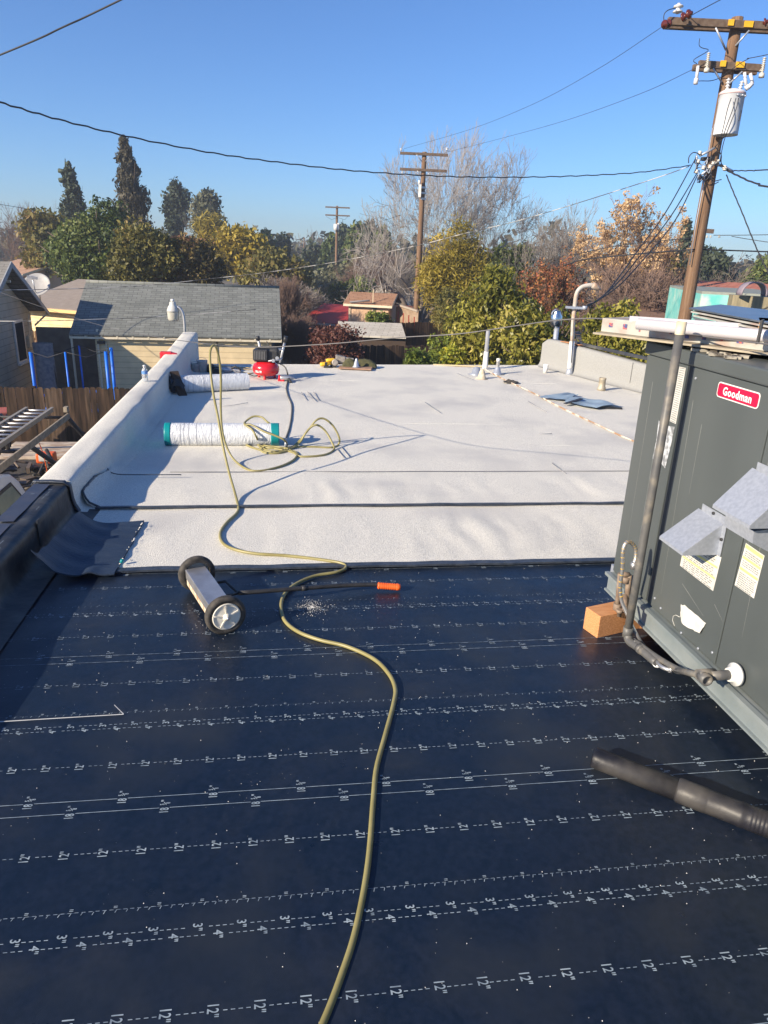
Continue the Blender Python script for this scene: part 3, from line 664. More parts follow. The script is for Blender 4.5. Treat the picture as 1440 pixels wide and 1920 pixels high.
# ================================================================== TOOLS AND MATERIAL ON THE ROOF
# magnetic sweeper
cn = Z(424, 1187)+EZ*.0; cf = Z(371, 1106)
ax = (cf-cn).normalized(); pxd = Vector((ax.y, -ax.x, 0)); Rw = .096
sw = thing('magnetic_sweeper', (cn+cf)/2, 'rolling magnetic sweeper with two spoked wheels and an orange handle grip', 'sweeper')
for base, sgn in ((cn, -1), (cf, 1)):
    c = base+EZ*Rw; out = ax*sgn
    wh = MB(); prof = [(.066, -.018), (.085, -.021), (.094, -.015), (.096, -.006), (.096, .006), (.094, .015), (.085, .021), (.066, .018)]
    wh.lathe(prof+[prof[0]], c, out, 40, caps=False); tyre = wh.build('wheel', M_rub, sw)
    h = MB(); h.lathe([(.067, -.012), (.067, .020), (.061, .022), (.058, .019), (.04, .021), (.02, .024), (.0, .025)], c, out, 36, caps=False)
    h.lathe([(.020, .022), (.018, .030), (.010, .033), (.010, .036), (.0, .036)], c, out, 20, caps=False)
    e0 = out.orthogonal().normalized(); e1 = out.cross(e0)
    for k in range(5):
        a = 2*PI*k/5+.3; dr = e0*math.cos(a)+e1*math.sin(a); h.box(c+dr*.038+out*.024, (.040, .007, .005), dr, out.cross(dr), out)
    h.build('wheel_rim', M_wpl, tyre)
    h = MB(); h.lathe([(.006, .02), (.006, .034), (.003, .036)], c+out*.01, out, 8); h.build('axle_nut', M_galv, tyre)
mid = (cn+cf)/2; Lb = (cf-cn).length-.05
mb = MB(); mb.box(mid-pxd*.012+EZ*.115, (Lb, .105, .052), ax, -pxd); mb.build('magnet_housing', M_alu, sw, bevel=.003)
mb = MB(); mb.box(mid-pxd*.012+EZ*.072, (Lb-.01, .098, .034), ax, -pxd); mb.build('magnet_tray', mat('rust_flecked_cream', (.6, .5, .38), (.45, .24, .12), scale=30, rough=.7, lo=.5, hi=.6), sw)
mb = MB(); q0 = mid+pxd*.035+EZ*.10; K = Z(447, 1112, .085)
mb.tube([q0+ax*.09, q0+ax*.09+pxd*.07, K, q0-ax*.07+pxd*.03, q0-ax*.07], .008, 8); mb.build('handle_bracket', M_dark, sw)
hp = smoothpath([K, K+(Z(700, 1096, .04)-K)*.45+EZ*.004, Z(640, 1098, .045), Z(700, 1096, .036), Z(716, 1098, .032)], 6)
mb = MB(); mb.tube(hp, .0115, 12); mb.lathe([(.014, 0), (.014, .03)], hp[6], hp[8]-hp[6], 12); mb.build('handle_tube', M_dark, sw)
g0, g1 = Z(708, 1098, .033), Z(751, 1101, .024); gd = (g1-g0).normalized(); Lg = (g1-g0).length
mb = MB(); pr_ = [(.013, 0), (.0185, .003)]
for k in range(8): s = .01+k*(Lg-.03)/8; pr_ += [(.0185, s), (.0165, s+.004), (.0185, s+.008)]
mb.lathe(pr_+[(.019, Lg-.015), (.017, Lg-.002), (.010, Lg)], g0, gd, 18); mb.build('handle_grip', M_orange, sw)

# yellow hose ------------------------------------------------------------
def hz(pts, r=.0092, z=None):
    out = []
    for p in pts:
        if len(p) == 2: out.append(Z(p[0], p[1], r+.012 if p[1] < 1060 else r+.004))
        else: out.append(D(*p))
    return out
hs_ = thing('air_hose', Z(700, 1500), 'long olive yellow air hose snaking over the roof, coiled beside the teal ended roll', 'hose')
run = [(560, 2010), (605, 1920), (640, 1830), (668, 1740), (690, 1620), (700, 1500), (706, 1440), (722, 1380), (738, 1320), (741, 1290), (728, 1262), (700, 1235), (650, 1212), (600, 1200), (560, 1185), (535, 1165), (527, 1140), (533, 1115), (555, 1095), (590, 1080), (630, 1073), (648, 1065), (640, 1056), (600, 1049), (540, 1042), (480, 1038), (440, 1030), (418, 1018), (413, 1000), (425, 980), (443, 963), (447, 951)]
arch = [(439, 919, 4.86), (430, 888, 4.98), (418, 836, 5.12), (409, 784, 5.24), (399, 732, 5.4), (394, 680, 5.52), (395, 655, 5.6), (403, 648, 5.66), (410, 668, 5.74), (414, 704, 5.80), (414, 767, 5.82), (417, 808, 5.80), (427, 843, 5.76), (444, 867, 5.68)]
tail = [(475, 883), (517, 877), (548, 864), (557, 851), (545, 845), (520, 849), (482, 842), (456, 831), (453, 826), (462, 826), (478, 832), (503, 840), (534, 840), (548, 838), (562, 826, 6.35), (579, 805, 6.4), (593, 788, 6.42), (607, 785, 6.45), (624, 798, 6.45), (636, 821, 6.42), (634, 834), (621, 839), (590, 838), (558, 838), (535, 845), (510, 846), (490, 840), (486, 836)]
mb = MB(); mb.tube(smoothpath(hz(run)+hz(arch)+hz(tail), 6), .0092, 12); mb.build('hose_line', M_hose, hs_)
t2 = [(534, 846), (545, 842), (562, 830, 6.33), (573, 812, 6.36), (583, 801, 6.38), (595, 797, 6.38), (610, 808, 6.38), (622, 829, 6.32), (626, 843), (607, 853), (566, 856), (553, 850), (540, 842), (520, 838), (500, 836), (487, 832), (480, 818, 6.22), (472, 805, 6.25), (459, 796, 6.3), (462, 789, 6.4), (475, 781, 6.45), (490, 782, 6.45), (501, 791, 6.4), (508, 796, 6.4)]
mb = MB(); mb.tube(smoothpath(hz(t2), 6), .0092, 10); mb.build('hose_coil', M_hose, hs_)
t3 = [(460, 796, 6.3), (472, 797, 6.28), (495, 809, 6.22), (519, 818, 6.2), (534, 826, 6.2), (538, 836), (530, 848), (505, 850), (490, 845), (500, 838), (520, 842), (545, 847), (560, 852)]
mb = MB(); mb.tube(smoothpath(hz(t3), 6), .0092, 10); mb.build('hose_coil', M_hose, hs_)
mb = MB(); mb.lathe([(.012, 0), (.012, .05), (.008, .055), (.008, .08)], Z(535, 838, .03), (0.1, .3, 1), 10); mb.build('hose_coupler', M_galv, hs_)
bh = [(523, 681, 9.98), (534, 688, 9.95), (539, 700, 9.9), (540, 708), (539, 716), (537, 728), (540, 742), (547, 760), (546, 785), (542, 805), (537, 820), (535, 832)]
mb = MB(); mb.tube(smoothpath([D(*p) if len(p) == 3 else Z(*p, .012) for p in bh], 6), .010, 8); o = mb.build('black_air_hose', mat('grey_black_hose', (.09, .09, .085), rough=.6)); tag(o, 'black air hose running from the red compressor to the yellow hose coil', 'hose')
# rolls of roofing ---------------------------------------------------------
M_wrap = mat('crinkled_white_wrapper', (.72, .74, .76), (.55, .57, .60), scale=14, rough=.35, bump=.5, bscale=26, stretch=(3.5, 1, 1), coat=.3)
def roof_roll(a, b, R, endm, label, band, low=None):
    t = thing('roofing_roll', (a+b)/2-EZ*R, label, 'roofing roll', 'wrapped rolls of roofing sheet')
    d = (b-a).normalized(); L = (b-a).length; mb = MB(); x = d.orthogonal().normalized(); y = d.cross(x)
    def f(s, q):
        an = 2*PI*s; r = R*(1+.012*nz(an*2, q*22, 1, 3)+.008*math.sin(q*70+an)*nz(q*8, 1, 1)); return a+d*(L*(.0+q*1.0))+x*(r*math.cos(an))+y*(r*math.sin(an))
    mb.grid(f, 36, 90); mb.build('wrapper', M_wrap, t)
    for s0, s1 in band:
        mb = MB(); mb.lathe([(R*1.018, s0*L), (R*1.022, s0*L+.01), (R*1.022, s1*L-.01), (R*1.018, s1*L)], a, d, 36); mb.build('end_film', endm, t)
    for k, (p, dd) in enumerate(((a, -1), (b, 1))):
        mb = MB(); pr_ = []
        for i in range(14): rr = R*(1-i/15); pr_ += [(rr, .002*(i % 2))]
        mb.lathe(pr_, p, d*dd, 30, smooth=False); mb.build('spiral_end', M_selv, t)
    mb = MB(); r = random.Random(4)
    for k in range(5):
        s = r.uniform(.08, .9)*L; mb.lathe([(R*1.014, s), (R*1.014, s+.004)], a, d, 30, caps=False)
    mb.build('wrapper_print', mat('grey_print', (.32, .33, .36), rough=.7), t)
    return t
ra, rb = Z(311, 838)+EZ*.105+EV*.05, Z(523, 838)+EZ*.105+EV*.05
rt = roof_roll(ra, rb, .103, M_teal, 'white wrapped roofing roll with teal ends beside the coiled hose', [(-.004, .05), (.93, 1.004)])
ra2, rb2 = Z(318, 740)+EZ*.11+EV*.06, Z(464, 733)+EZ*.11+EV*.06
rt2 = roof_roll(ra2, rb2, .107, M_selv, 'white wrapped roofing roll lying by the parapet behind the leaning dark board', [(-.004, .07)])
mb = MB(); d = (rb2-ra2).normalized(); s0 = (rb2-ra2).length
for f0, f1 in ((.22, .33), (.68, .985)):
    mb.grid(lambda s, t: ra2+d*(s0*(f0+(f1-f0)*t))+Vector((0, -1, 0))*(.1095*math.cos(-.75+s*.45-.45))+EZ*(.1095*math.sin(-.75+s*.45-.15)), 4, 2)
mb.build('orange_band', mat('orange_print', (.75, .27, .03), rough=.5), rt2)
# dark board leaning
b0, b1 = Z(343, 743, .0), D(326, 697, Z(343, 743).y+.14); zz = (b1-b0).normalized(); bx = Z(352, 742)-Z(338, 743); bx.normalize()
mb = MB(); mb.box((b0+b1)/2, (.10, .038, (b1-b0).length), bx, zz.cross(bx), zz); o = mb.build('leaning_board', M_dkwood, bevel=.002); tag(o, 'short dark plank leaning on the farther white roll near the parapet', 'board')
mb = MB()
def sag(s, t): return Z(330, 741, .01)+Vector((-.14+.24*s, .05*t, .0))+EZ*(.19*math.sin(PI*min(1, s*.8))*(.6+.4*t)+.01*nz(s*5, t*5, 1))
mb.grid(sag, 12, 4); o = mb.build('tarp_bundle', M_dark); tag(o, 'crumpled black tarp bundle between parapet and leaning board', 'tarp')
# compressor ---------------------------------------------------------------
cc = Z(499, 710); 
ct = thing('air_compressor', cc, 'red pancake air compressor with dark motor on top', 'air compressor')
mb = MB(); mb.lathe([(.02, .045), (.12, .05), (.168, .075), (.182, .11), (.185, .14), (.182, .17), (.165, .205), (.12, .235), (.04, .245)], cc, seg=40, caps=True); mb.build('tank', M_red, ct)
mb = MB(); mb.lathe([(.1865, .132), (.1865, .140)], cc, seg=40, caps=False); mb.build('weld_seam', M_redp, ct)
mb = MB()
for an in (-1.55, .55, 2.6): p = cc+Vector((math.cos(an)*.13, math.sin(an)*.13, 0)); mb.lathe([(.022, 0), (.018, .02), (.016, .06)], p, seg=10)
mb.build('feet', M_redp, ct)
mb = MB(); mb.box(cc+Vector((-.06, 0, .335)), (.20, .22, .15)); mb.box(cc+Vector((.10, .02, .33)), (.14, .16, .14)); mb.box(cc+Vector((-.02, 0, .255)), (.26, .16, .03))
mb.lathe([(.06, 0), (.065, .03), (.065, .1), (.05, .12)], cc+Vector((.07, 0, .36)), (.8, .1, .25), 18); mb.box(cc+Vector((.0, 0, .425)), (.24, .04, .022)); mb.build('motor_shroud', M_dark, ct, bevel=.014)
mb = MB()
for k in range(7): mb.box(cc+Vector((-.13+.022*k, -.112, .335)), (.008, .006, .11))
mb.build('vent_slats', mat('grey_plastic', (.16, .16, .16), rough=.5), ct)
mb = MB(); mb.lathe([(.025, 0), (.025, .012)], cc+Vector((.17, -.06, .30)), (0, -1, 0), 14); mb.lathe([(.025, 0), (.025, .012)], cc+Vector((.12, -.10, .27)), (0, -1, 0), 14); mb.tube([cc+Vector((.05, -.1, .26)), cc+Vector((.2, -.07, .28)), cc+Vector((.23, -.02, .30))], .012, 8); mb.build('gauges', M_alu, ct)
mb = MB(); put_text(mb, 'SENCO' if False else 'AIR', cc+Vector((-.07, -.184, .11)), Vector((1, 0, 0)), EZ, .03, 1.0, .04); 
# the lettering on the tank is not legible in the photograph: a pale streak stands for it
mb = MB(); mb.grid(lambda s, t: cc+Vector((.187*math.sin(-.75+.6*s), -.187*math.cos(-.75+.6*s), .105+.03*t)), 8, 1); mb.build('tank_decal', mat('worn_decal', (.5, .18, .18), (.7, .6, .58), scale=60, rough=.5, lo=.48, hi=.54), ct)
# nail gun by the compressor
c = Z(541, 716); ng = thing('nail_gun', c, 'silver and red nail gun lying at the foot of the compressor', 'nail gun')
mb = MB(); mb.lathe([(.03, 0), (.036, .02), (.036, .13), (.028, .15), (.02, .2)], c+Vector((-.12, .0, .05)), (1, .1, .02), 16); mb.build('gun_body', M_alu, ng)
mb = MB(); mb.box(c+Vector((-.10, 0, .025)), (.09, .05, .045)); mb.lathe([(.037, 0), (.037, .03)], c+Vector((-.14, .0, .05)), (1, .1, .02), 16); mb.build('gun_magazine', M_redp, ng, bevel=.006)
mb = MB(); mb.tube([c+Vector((.0, .0, .05)), c+Vector((.03, -.08, .03)), c+Vector((.05, -.13, .02))], .016, 10); mb.build('gun_handle', M_dark, ng)
# ladder top / stabiliser at the far edge
lt = thing('ladder_stabiliser', Z(505, 688), 'grey ladder stabiliser with rubber tipped arms rising over the far roof edge', 'ladder')
yd = Z(540, 686).y+.12
P = lambda x, y: D(x, y, yd)
mb = MB(); mb.tube([P(483, 632), P(488, 655), P(490, 700)], .02, 8); mb.tube([P(534, 640), P(529, 662), P(517, 720)], .02, 8); mb.tube([P(488, 655), P(530, 655)], .022, 8); mb.tube([P(503, 656), P(503, 720)], .014, 6); mb.build('metal_frame', M_alu, lt)
mb = MB(); mb.tube([P(483, 630), P(484, 638)], .032, 8); mb.tube([P(536, 630), P(534, 642)], .032, 8); mb.tube([P(500, 640), P(508, 658), P(520, 672)], .01, 6); mb.build('rubber_tips', M_dark, lt)
# red tool box and water bottle on the parapet
c = Z(315, 675, .275); c = W(-1.50, (c@EV), .29)
rx = thing('red_tool', c, 'bright red power tool resting on the left parapet', 'tool')
mb = MB(); d = Vector((.97, .1, .0)).normalized(); mb.box(c+EZ*.05+d*-.05, (.15, .09, .09), d); mb.prism([c+d*.02+EZ*.01+Vector((0, .04, 0)), c+d*.14+EZ*.03+Vector((0, .04, 0)), c+d*.14+EZ*.06+Vector((0, .04, 0)), c+d*.02+EZ*.09+Vector((0, .04, 0))], (0, -.08, 0)); mb.build('tool_body', M_redp, rx, bevel=.01)
mb = MB(); mb.box(c+EZ*.05+d*-.127, (.006, .06, .06), d); mb.box(c+EZ*.02+d*.05-Vector((0, .044, 0)), (.10, .004, .012), d); mb.build('tool_trim', M_dark, rx)
c = Z(276, 719, .255); c = W(-1.53, c@EV, .262)
wb = thing('water_bottle', c, 'clear plastic water bottle with blue label standing on the left parapet', 'bottle')
mb = MB(); mb.lathe([(.028, .0), (.032, .006), (.032, .05), (.030, .055), (.032, .06), (.032, .125), (.028, .145), (.016, .165), (.012, .172), (.012, .182)], c, seg=20); mb.build('bottle_body', mat('clear_plastic', (.85, .88, .9), rough=.12, trans=.75, spec=.6), wb)
mb = MB(); mb.lathe([(.0328, .10), (.0328, .132)], c, seg=20, caps=False); mb.build('bottle_label', mat('blue_label', (.08, .2, .55), (.2, .4, .7), scale=40, rough=.5), wb)
mb = MB(); mb.lathe([(.015, .178), (.015, .195)], c, seg=14); mb.build('bottle_cap', M_wht, wb)
# buckets and clutter in the far left corner
def bucket(px, py, R, h, m, name, label, cat='can'):
    c = Z(px, py); t = thing(name, c, label, cat, None)
    mb = MB(); mb.lathe([(R*.92, 0), (R, h*.95), (R*1.04, h*.96), (R*1.04, h), (R*.96, h), (R*.9, h*.2)], c, seg=20); mb.build('can_body', m, t)
    mb = MB(); mb.tube([c+Vector((math.cos(a)*R*1.05, -.02, h*.95+math.sin(a)*R*.7)) for a in [PI*k/8 for k in range(9)]], .003, 5); mb.build('bail_handle', M_galv, t)
bucket(367, 699, .055, .13, mat('can_grey', (.3, .36, .36), (.5, .5, .48), scale=20, rough=.5), 'paint_can', 'small grey-green can at the corner of the left parapet')
bucket(380, 698, .075, .17, mat('can_white', (.62, .62, .60), (.5, .5, .48), scale=20, rough=.5), 'paint_can', 'white can in the middle of the corner cluster')
c = Z(396, 698); mb = MB(); mb.lathe([(.06, 0), (.07, .03), (.06, .09), (.03, .12)], c, seg=10); mb.box(c+Vector((.09, -.03, .05)), (.08, .06, .08)); mb.lathe([(.04, 0), (.035, .08)], c+Vector((.11, -.12, .0)), seg=10)
o = mb.build('tool_bag', M_dark); tag(o, 'black tool bag beside the white can', 'bag')
c = Z(436, 702); dr = thing('cordless_tool', c, 'silver and black power tool lying behind the farther white roll', 'tool')
mb = MB(); mb.lathe([(.03, 0), (.045, .04), (.045, .13), (.02, .2)], c+Vector((-.16, 0, .06)), (1, .15, .02), 14); mb.box(c+Vector((.07, .0, .04)), (.09, .07, .07)); mb.build('tool_casing', M_alu, dr, bevel=.006)
mb = MB(); mb.box(c+Vector((-.22, -.02, .03)), (.12, .07, .06)); mb.tube([c+Vector((-.02, 0, .08)), c+Vector((.05, -.02, .12)), c+Vector((.13, -.03, .07))], .014, 8); mb.build('tool_handle', M_dark, dr, bevel=.01)
M_cord = mat('tan_yellow_cord', (.5, .34, .12), rough=.6)
for pts_, lab in (([(416, 686), (455, 692), (478, 692)], 'tan cord reaching the compressor from behind, middle of the three'), ([(452, 697), (465, 700), (478, 699)], 'short tan cord stub just left of the compressor tank'), ([(395, 684.9), (440, 688), (470, 690)], 'tan cord closest to the far roof edge in the corner')):
    mb = MB(); mb.tube(smoothpath([Z(x, y, .022) for x, y in pts_], 5), .007, 6); o = mb.build('extension_lead', M_cord); tag(o, lab, 'cord', 'tan cords behind the compressor')
mb = MB(); mb.tube(smoothpath([Z(452, 702, .012), Z(466, 702, .012), Z(476, 705, .012), Z(484, 704, .012)], 5), .007, 6); o = mb.build('power_cord', M_wire); tag(o, 'thin black power cord at the left of the compressor', 'cord')
# tool cluster at the far edge (centre)
for x, y, lab, k in ((611, 690, 'yellow and black drill lying at the left end of the far tool pile', 0), (622, 689, 'yellow and black drill standing nearer the tan nailer at the far edge', 1)):
    c = Z(x, y); t = thing('cordless_drill', c, lab, 'drill', 'yellow drills at the far edge')
    mb = MB(); mb.lathe([(.028, 0), (.034, .03), (.034, .12), (.02, .14), (.018, .18)], c+Vector((-.09, 0, .10 if k else .05)), (1, .2, .1), 14); mb.build('drill_body', M_yel, t)
    mb = MB(); mb.box(c+Vector((0, 0, .04)), (.035, .04, .10), (1, 0, .2)); mb.box(c+Vector((0.02, 0, .015)), (.1, .07, .035)); mb.lathe([(.016, 0), (.01, .05)], c+Vector((.08, .02, .12 if k else .07)), (1, .2, .1), 10); mb.build('drill_grip', M_dark, t, bevel=.004)
c = Z(636, 690); t = thing('coil_nailer', c, 'tan and grey roofing nailer in the far tool pile', 'nail gun')
mb = MB(); mb.box(c+Vector((.02, .02, .13)), (.16, .08, .12), (1, 0, -.2)); mb.lathe([(.05, 0), (.055, .05), (.05, .09)], c+Vector((-.06, .0, .08)), (0, -1, .2), 16); mb.box(c+Vector((.15, .02, .14)), (.16, .05, .05), (1, 0, -.1)); mb.build('nailer_body', mat('tan_grey_metal', (.36, .32, .27), (.22, .2, .18), scale=30, rough=.5, metal=.3), t, bevel=.012)
mb = MB(); mb.tube([c+Vector((.05, 0, .10)), c+Vector((.1, -.02, .03)), c+Vector((.16, -.02, .02))], .02, 8); mb.box(c+Vector((-.08, 0, .03)), (.06, .05, .06)); mb.build('nailer_grip', M_dark, t)
a = Z(636, 690, .02); b = Z(697, 693, .02)
mb = MB(); mb.box((a+b)/2+Vector((0, .02, .012)), ((b-a).length, .22, .022), (b-a).normalized()); o = mb.build('board_scrap', mat('redbrown_board', (.26, .15, .10), (.35, .22, .15), scale=12, rough=.8)); tag(o, 'flat brown board under the cone and green cloth at the far edge', 'board')
c = Z(668, 689, .04); mb = MB(); mb.lathe([(.07, 0), (.045, .03), (.015, .13), (.012, .14)], c, seg=18); o = mb.build('flashing_cone', M_galv); tag(o, 'bluish metal cone standing on the brown board', 'flashing cone')
c = Z(683, 687, .03); mb = MB(); mb.grid(lambda s, t: c+Vector(((s-.5)*.40+.02*nz(s*4, t*4, 1), (t-.5)*.2, .115*max(0, math.sin(PI*s))**.5*max(0, math.sin(PI*t))**.4+.02*nz(s*5, t*5, 3))), 24, 12); o = mb.build('green_cloth', mat('olive_cloth', (.09, .085, .035), (.06, .06, .03), scale=20, rough=.95)); tag(o, 'crumpled olive green cloth heap at the right of the tool pile', 'cloth')
c = Z(655, 688, .03); mb = MB(); mb.grid(lambda s, t: c+Vector(((s-.5)*.24, (t-.5)*.16, .13*max(0, math.sin(PI*s))**.6*max(0, math.sin(PI*t))**.5+.02*nz(s*5, t*5, 5))), 16, 10); o = mb.build('green_cloth', mat('olive_cloth', (.09, .085, .035), (.06, .06, .03), scale=20, rough=.95)); tag(o, 'small olive cloth bundle between nailer and metal cone', 'cloth')
# pale strip and long brown conduit on the roof
mb = MB(); mb.box((Z(812, 686.5)+Z(915, 690.5))/2+EZ*.025, ((Z(915, 690.5)-Z(812, 686.5)).length, .03, .02), (Z(915, 690.5)-Z(812, 686.5)).normalized()); o = mb.build('wood_strip', mat('pale_pine', (.62, .50, .30), rough=.7)); tag(o, 'thin pale pine strip along the far roof edge', 'wood strip')
pts = [(908, 691), (925, 701), (955, 716), (1000, 737), (1040, 758), (1085, 780), (1120, 796), (1160, 815), (1200, 832), (1235, 847)]
mb = MB(); mb.tube(smoothpath([Z(x, y, .024+.006*math.sin(x)) for x, y in pts], 5), .009, 8); o = mb.build('rusty_conduit', mat('rusty_conduit_metal', (.62, .55, .46), (.34, .20, .11), scale=7, rough=.7, lo=.45, hi=.56)); tag(o, 'thin rusty conduit running across the white roof toward the air conditioner', 'conduit')
c = Z(958, 717, .02); mb = MB(); mb.grid(lambda s, t: c+Vector(((s-.5)*.22, (t-.5)*.16, .05*abs(nz(s*3, t*3, 1, 2))+.03*math.sin(PI*s)*math.sin(PI*t))), 12, 8); o = mb.build('black_rag', M_rub); tag(o, 'small dark rag beside the rusty conduit', 'rag')
# folded membrane scraps
ms = thing('membrane_scrap', Z(1085, 755), 'bluish grey folded offcuts of membrane lying before the right parapet', 'offcut')
M_memb = mat('blue_grey_membrane', (.20, .28, .36), (.28, .37, .45), scale=6, rough=.42, bump=.3, bscale=18)
for (x0, y0), (x1, y1), (x2, y2), (x3, y3), sd_ in (((1008, 747), (1065, 753), (1085, 743), (1070, 740), 1), ((1058, 757), (1118, 768), (1165, 762), (1075, 746), 3)):
    q0, q1, q2, q3 = [Z(a, b, .02) for a, b in ((x0, y0), (x1, y1), (x2, y2), (x3, y3))]
    mb = MB(); mb.grid(lambda s, t: (q0*(1-s)+q1*s)*(1-t)+(q3*(1-s)+q2*s)*t+EZ*(.022+.025*nz(s*2.5, t*3, 1, sd_)+.022*math.sin(PI*t)*(1+math.sin(s*9))*.5), 24, 10); mb.build('folded_sheet', M_memb, ms)
mb = MB(); mb.box(Z(1075, 752, .06), (.34, .05, .008), (.75, .6, .1)); mb.box(Z(1140, 765, .02), (.35, .04, .02), (1, .08, 0)); mb.build('black_underside', M_dark, ms)
# chalk / pencil marks on the white sheets
mb = MB()
for x0, y0, x1, y1 in ((797, 754, 826, 774), (417, 762, 465, 755), (565, 735, 574, 750), (577, 735, 592, 752), (588, 735, 597, 750), (640, 838, 656, 857), (632, 842, 645, 858), (990, 752, 1025, 772), (1035, 868, 1062, 888), (858, 700, 888, 712), (1010, 812, 1035, 813)):
    mb.tube([Z(x0, y0, .022), Z((x0+x1)/2, (y0+y1)/2+.5, .022), Z(x1, y1, .022)], .0035, 4)
mb.build('layout_marks', mat('faint_mark', (.30, .30, .31), rough=.9), bld)
# granules on the black sheets
r = random.Random(11); mb = MB()
def speck(x, y, s, z):
    p = W(x, y, z); a = r.random()*6.3; q = [p+Vector((math.cos(a+k*2.09)*s, math.sin(a+k*2.09)*s, 0)) for k in range(3)]+[p+EZ*s*1.2]
    b = len(mb.v); mb.v += [tuple(v) for v in q]
    for f in ((0, 1, 3), (1, 2, 3), (2, 0, 3)): mb.face((b+f[0], b+f[1], b+f[2]))
for k in range(1500):
    u = r.uniform(-1.3, 2.2); v = r.uniform(.7, 3.7)
    if nz(u*1.2, v*1.2, 1, 4) < r.uniform(-.35, .35)-.10: continue
    z = .0125 if v < E1 else .0085 if v < E2 else .0045 if v < E3 else .001
    speck(u, v, r.choice((.0007, .0008, .0009, .0012, .0019)), z)
c = Z(585, 1140); cu_, cv_ = c@EU, c@EV
for k in range(420): 
    rr = abs(r.gauss(0, .055)); a = r.random()*6.3; speck(cu_+rr*math.cos(a)*.8, cv_+rr*math.sin(a)*1.0, r.uniform(.0008, .0022), .0045)
for k in range(160): speck(cu_-.42+r.gauss(0, .07), cv_-.12+r.gauss(0, .06), r.uniform(.0008, .0018), .0045)
o = mb.build('loose_granules', M_wht); tag(o, 'pale loose granules sprinkled over the black underlayment', 'granules', kind='stuff')

# ================================================================== SURROUNDINGS
def mat_brick(name, c1, c2, cm, w_, h, rot, mort=.02, rough=.85, off=.5, bump=.3, mix=None):
    m = bpy.data.materials.new(name); m.use_nodes = True; n = m.node_tree; b = n.nodes['Principled BSDF']; L = n.links.new
    tc = n.nodes.new('ShaderNodeTexCoord'); mp = n.nodes.new('ShaderNodeMapping'); mp.inputs['Rotation'].default_value = rot
    br = n.nodes.new('ShaderNodeTexBrick'); br.offset = off; br.inputs['Scale'].default_value = 1; br.inputs['Brick Width'].default_value = w_; br.inputs['Row Height'].default_value = h
    br.inputs['Mortar Size'].default_value = mort; br.inputs['Mortar Smooth'].default_value = .3
    br.inputs['Color1'].default_value = (*c1, 1); br.inputs['Color2'].default_value = (*c2, 1); br.inputs['Mortar'].default_value = (*cm, 1)
    L(tc.outputs['Object'], mp.inputs[0]); L(mp.outputs[0], br.inputs[0])
    t = n.nodes.new('ShaderNodeTexNoise'); t.inputs['Scale'].default_value = 3; t.inputs['Detail'].default_value = 8; L(tc.outputs['Object'], t.inputs[0])
    mr = n.nodes.new('ShaderNodeMapRange'); mr.inputs['To Min'].default_value = .75; mr.inputs['To Max'].default_value = 1.25; L(t.outputs[0], mr.inputs[0])
    mx = n.nodes.new('ShaderNodeMix'); mx.data_type = 'RGBA'; mx.blend_type = 'MULTIPLY'; mx.inputs[0].default_value = 1
    L(br.outputs['Color'], mx.inputs[6]); L(mr.outputs[0], mx.inputs[7]); L(mx.outputs[2], b.inputs['Base Color'])
    bp = n.nodes.new('ShaderNodeBump'); bp.inputs['Strength'].default_value = bump; bp.inputs['Distance'].default_value = .02; L(br.outputs['Color'], bp.inputs['Height']); L(bp.outputs[0], b.inputs['Normal'])
    b.inputs['Roughness'].default_value = rough; b.inputs['Specular IOR Level'].default_value = .25
    return m
def rot_of(ax, up):   # mapping rotation that turns (ax, up) into (X, Y)
    ax = Vector(ax).normalized(); nrm = ax.cross(Vector(up)).normalized(); y = nrm.cross(ax)
    return Matrix((ax, y, nrm)).to_euler()

# ground ---------------------------------------------------------------
mb = MB(); n_ = 60
def gr(s, t):
    x = -2500+5000*s; y = -400+3900*t; return (x, y, GZ)
mb.quad(gr(0, 0), gr(1, 0), gr(1, 1), gr(0, 1)); o = mb.build('ground', mat('bare_yard_soil', (.16, .125, .09), (.10, .085, .055), scale=.35, rough=.95, c3=(.09, .10, .04), s3=.06), origin=(0, 0, GZ)); o['kind'] = 'structure'
mb = MB(); mb.quad(W(-12, -3, GZ+.004), W(-1.8, -3, GZ+.004), W(-1.8, 18.0, GZ+.004), W(-12, 18.0, GZ+.004)); o = mb.build('driveway', mat('stained_concrete', (.34, .30, .25), (.24, .21, .18), scale=1.2, rough=.9)); o['kind'] = 'structure'
# grass strip along the fence
r = random.Random(2); mb = MB()
for k in range(5000):
    p = W(r.uniform(-11, -3.5), 18.9+r.gauss(-.12, .13), GZ); h = r.uniform(.05, .16); a = r.random()*6.3
    mb.tint = r.random(); q = Vector((math.cos(a), math.sin(a), 0))*.02; mb.quad(p-q, p+q, p+EZ*h+q*r.uniform(-2, 2))
M_grass = leafmat('grass_blades', [(.06, .10, .02), (.14, .18, .05)]); o = mb.build('grass', M_grass); tag(o, 'narrow strip of green grass at the foot of the wooden fence', 'grass', kind='stuff')

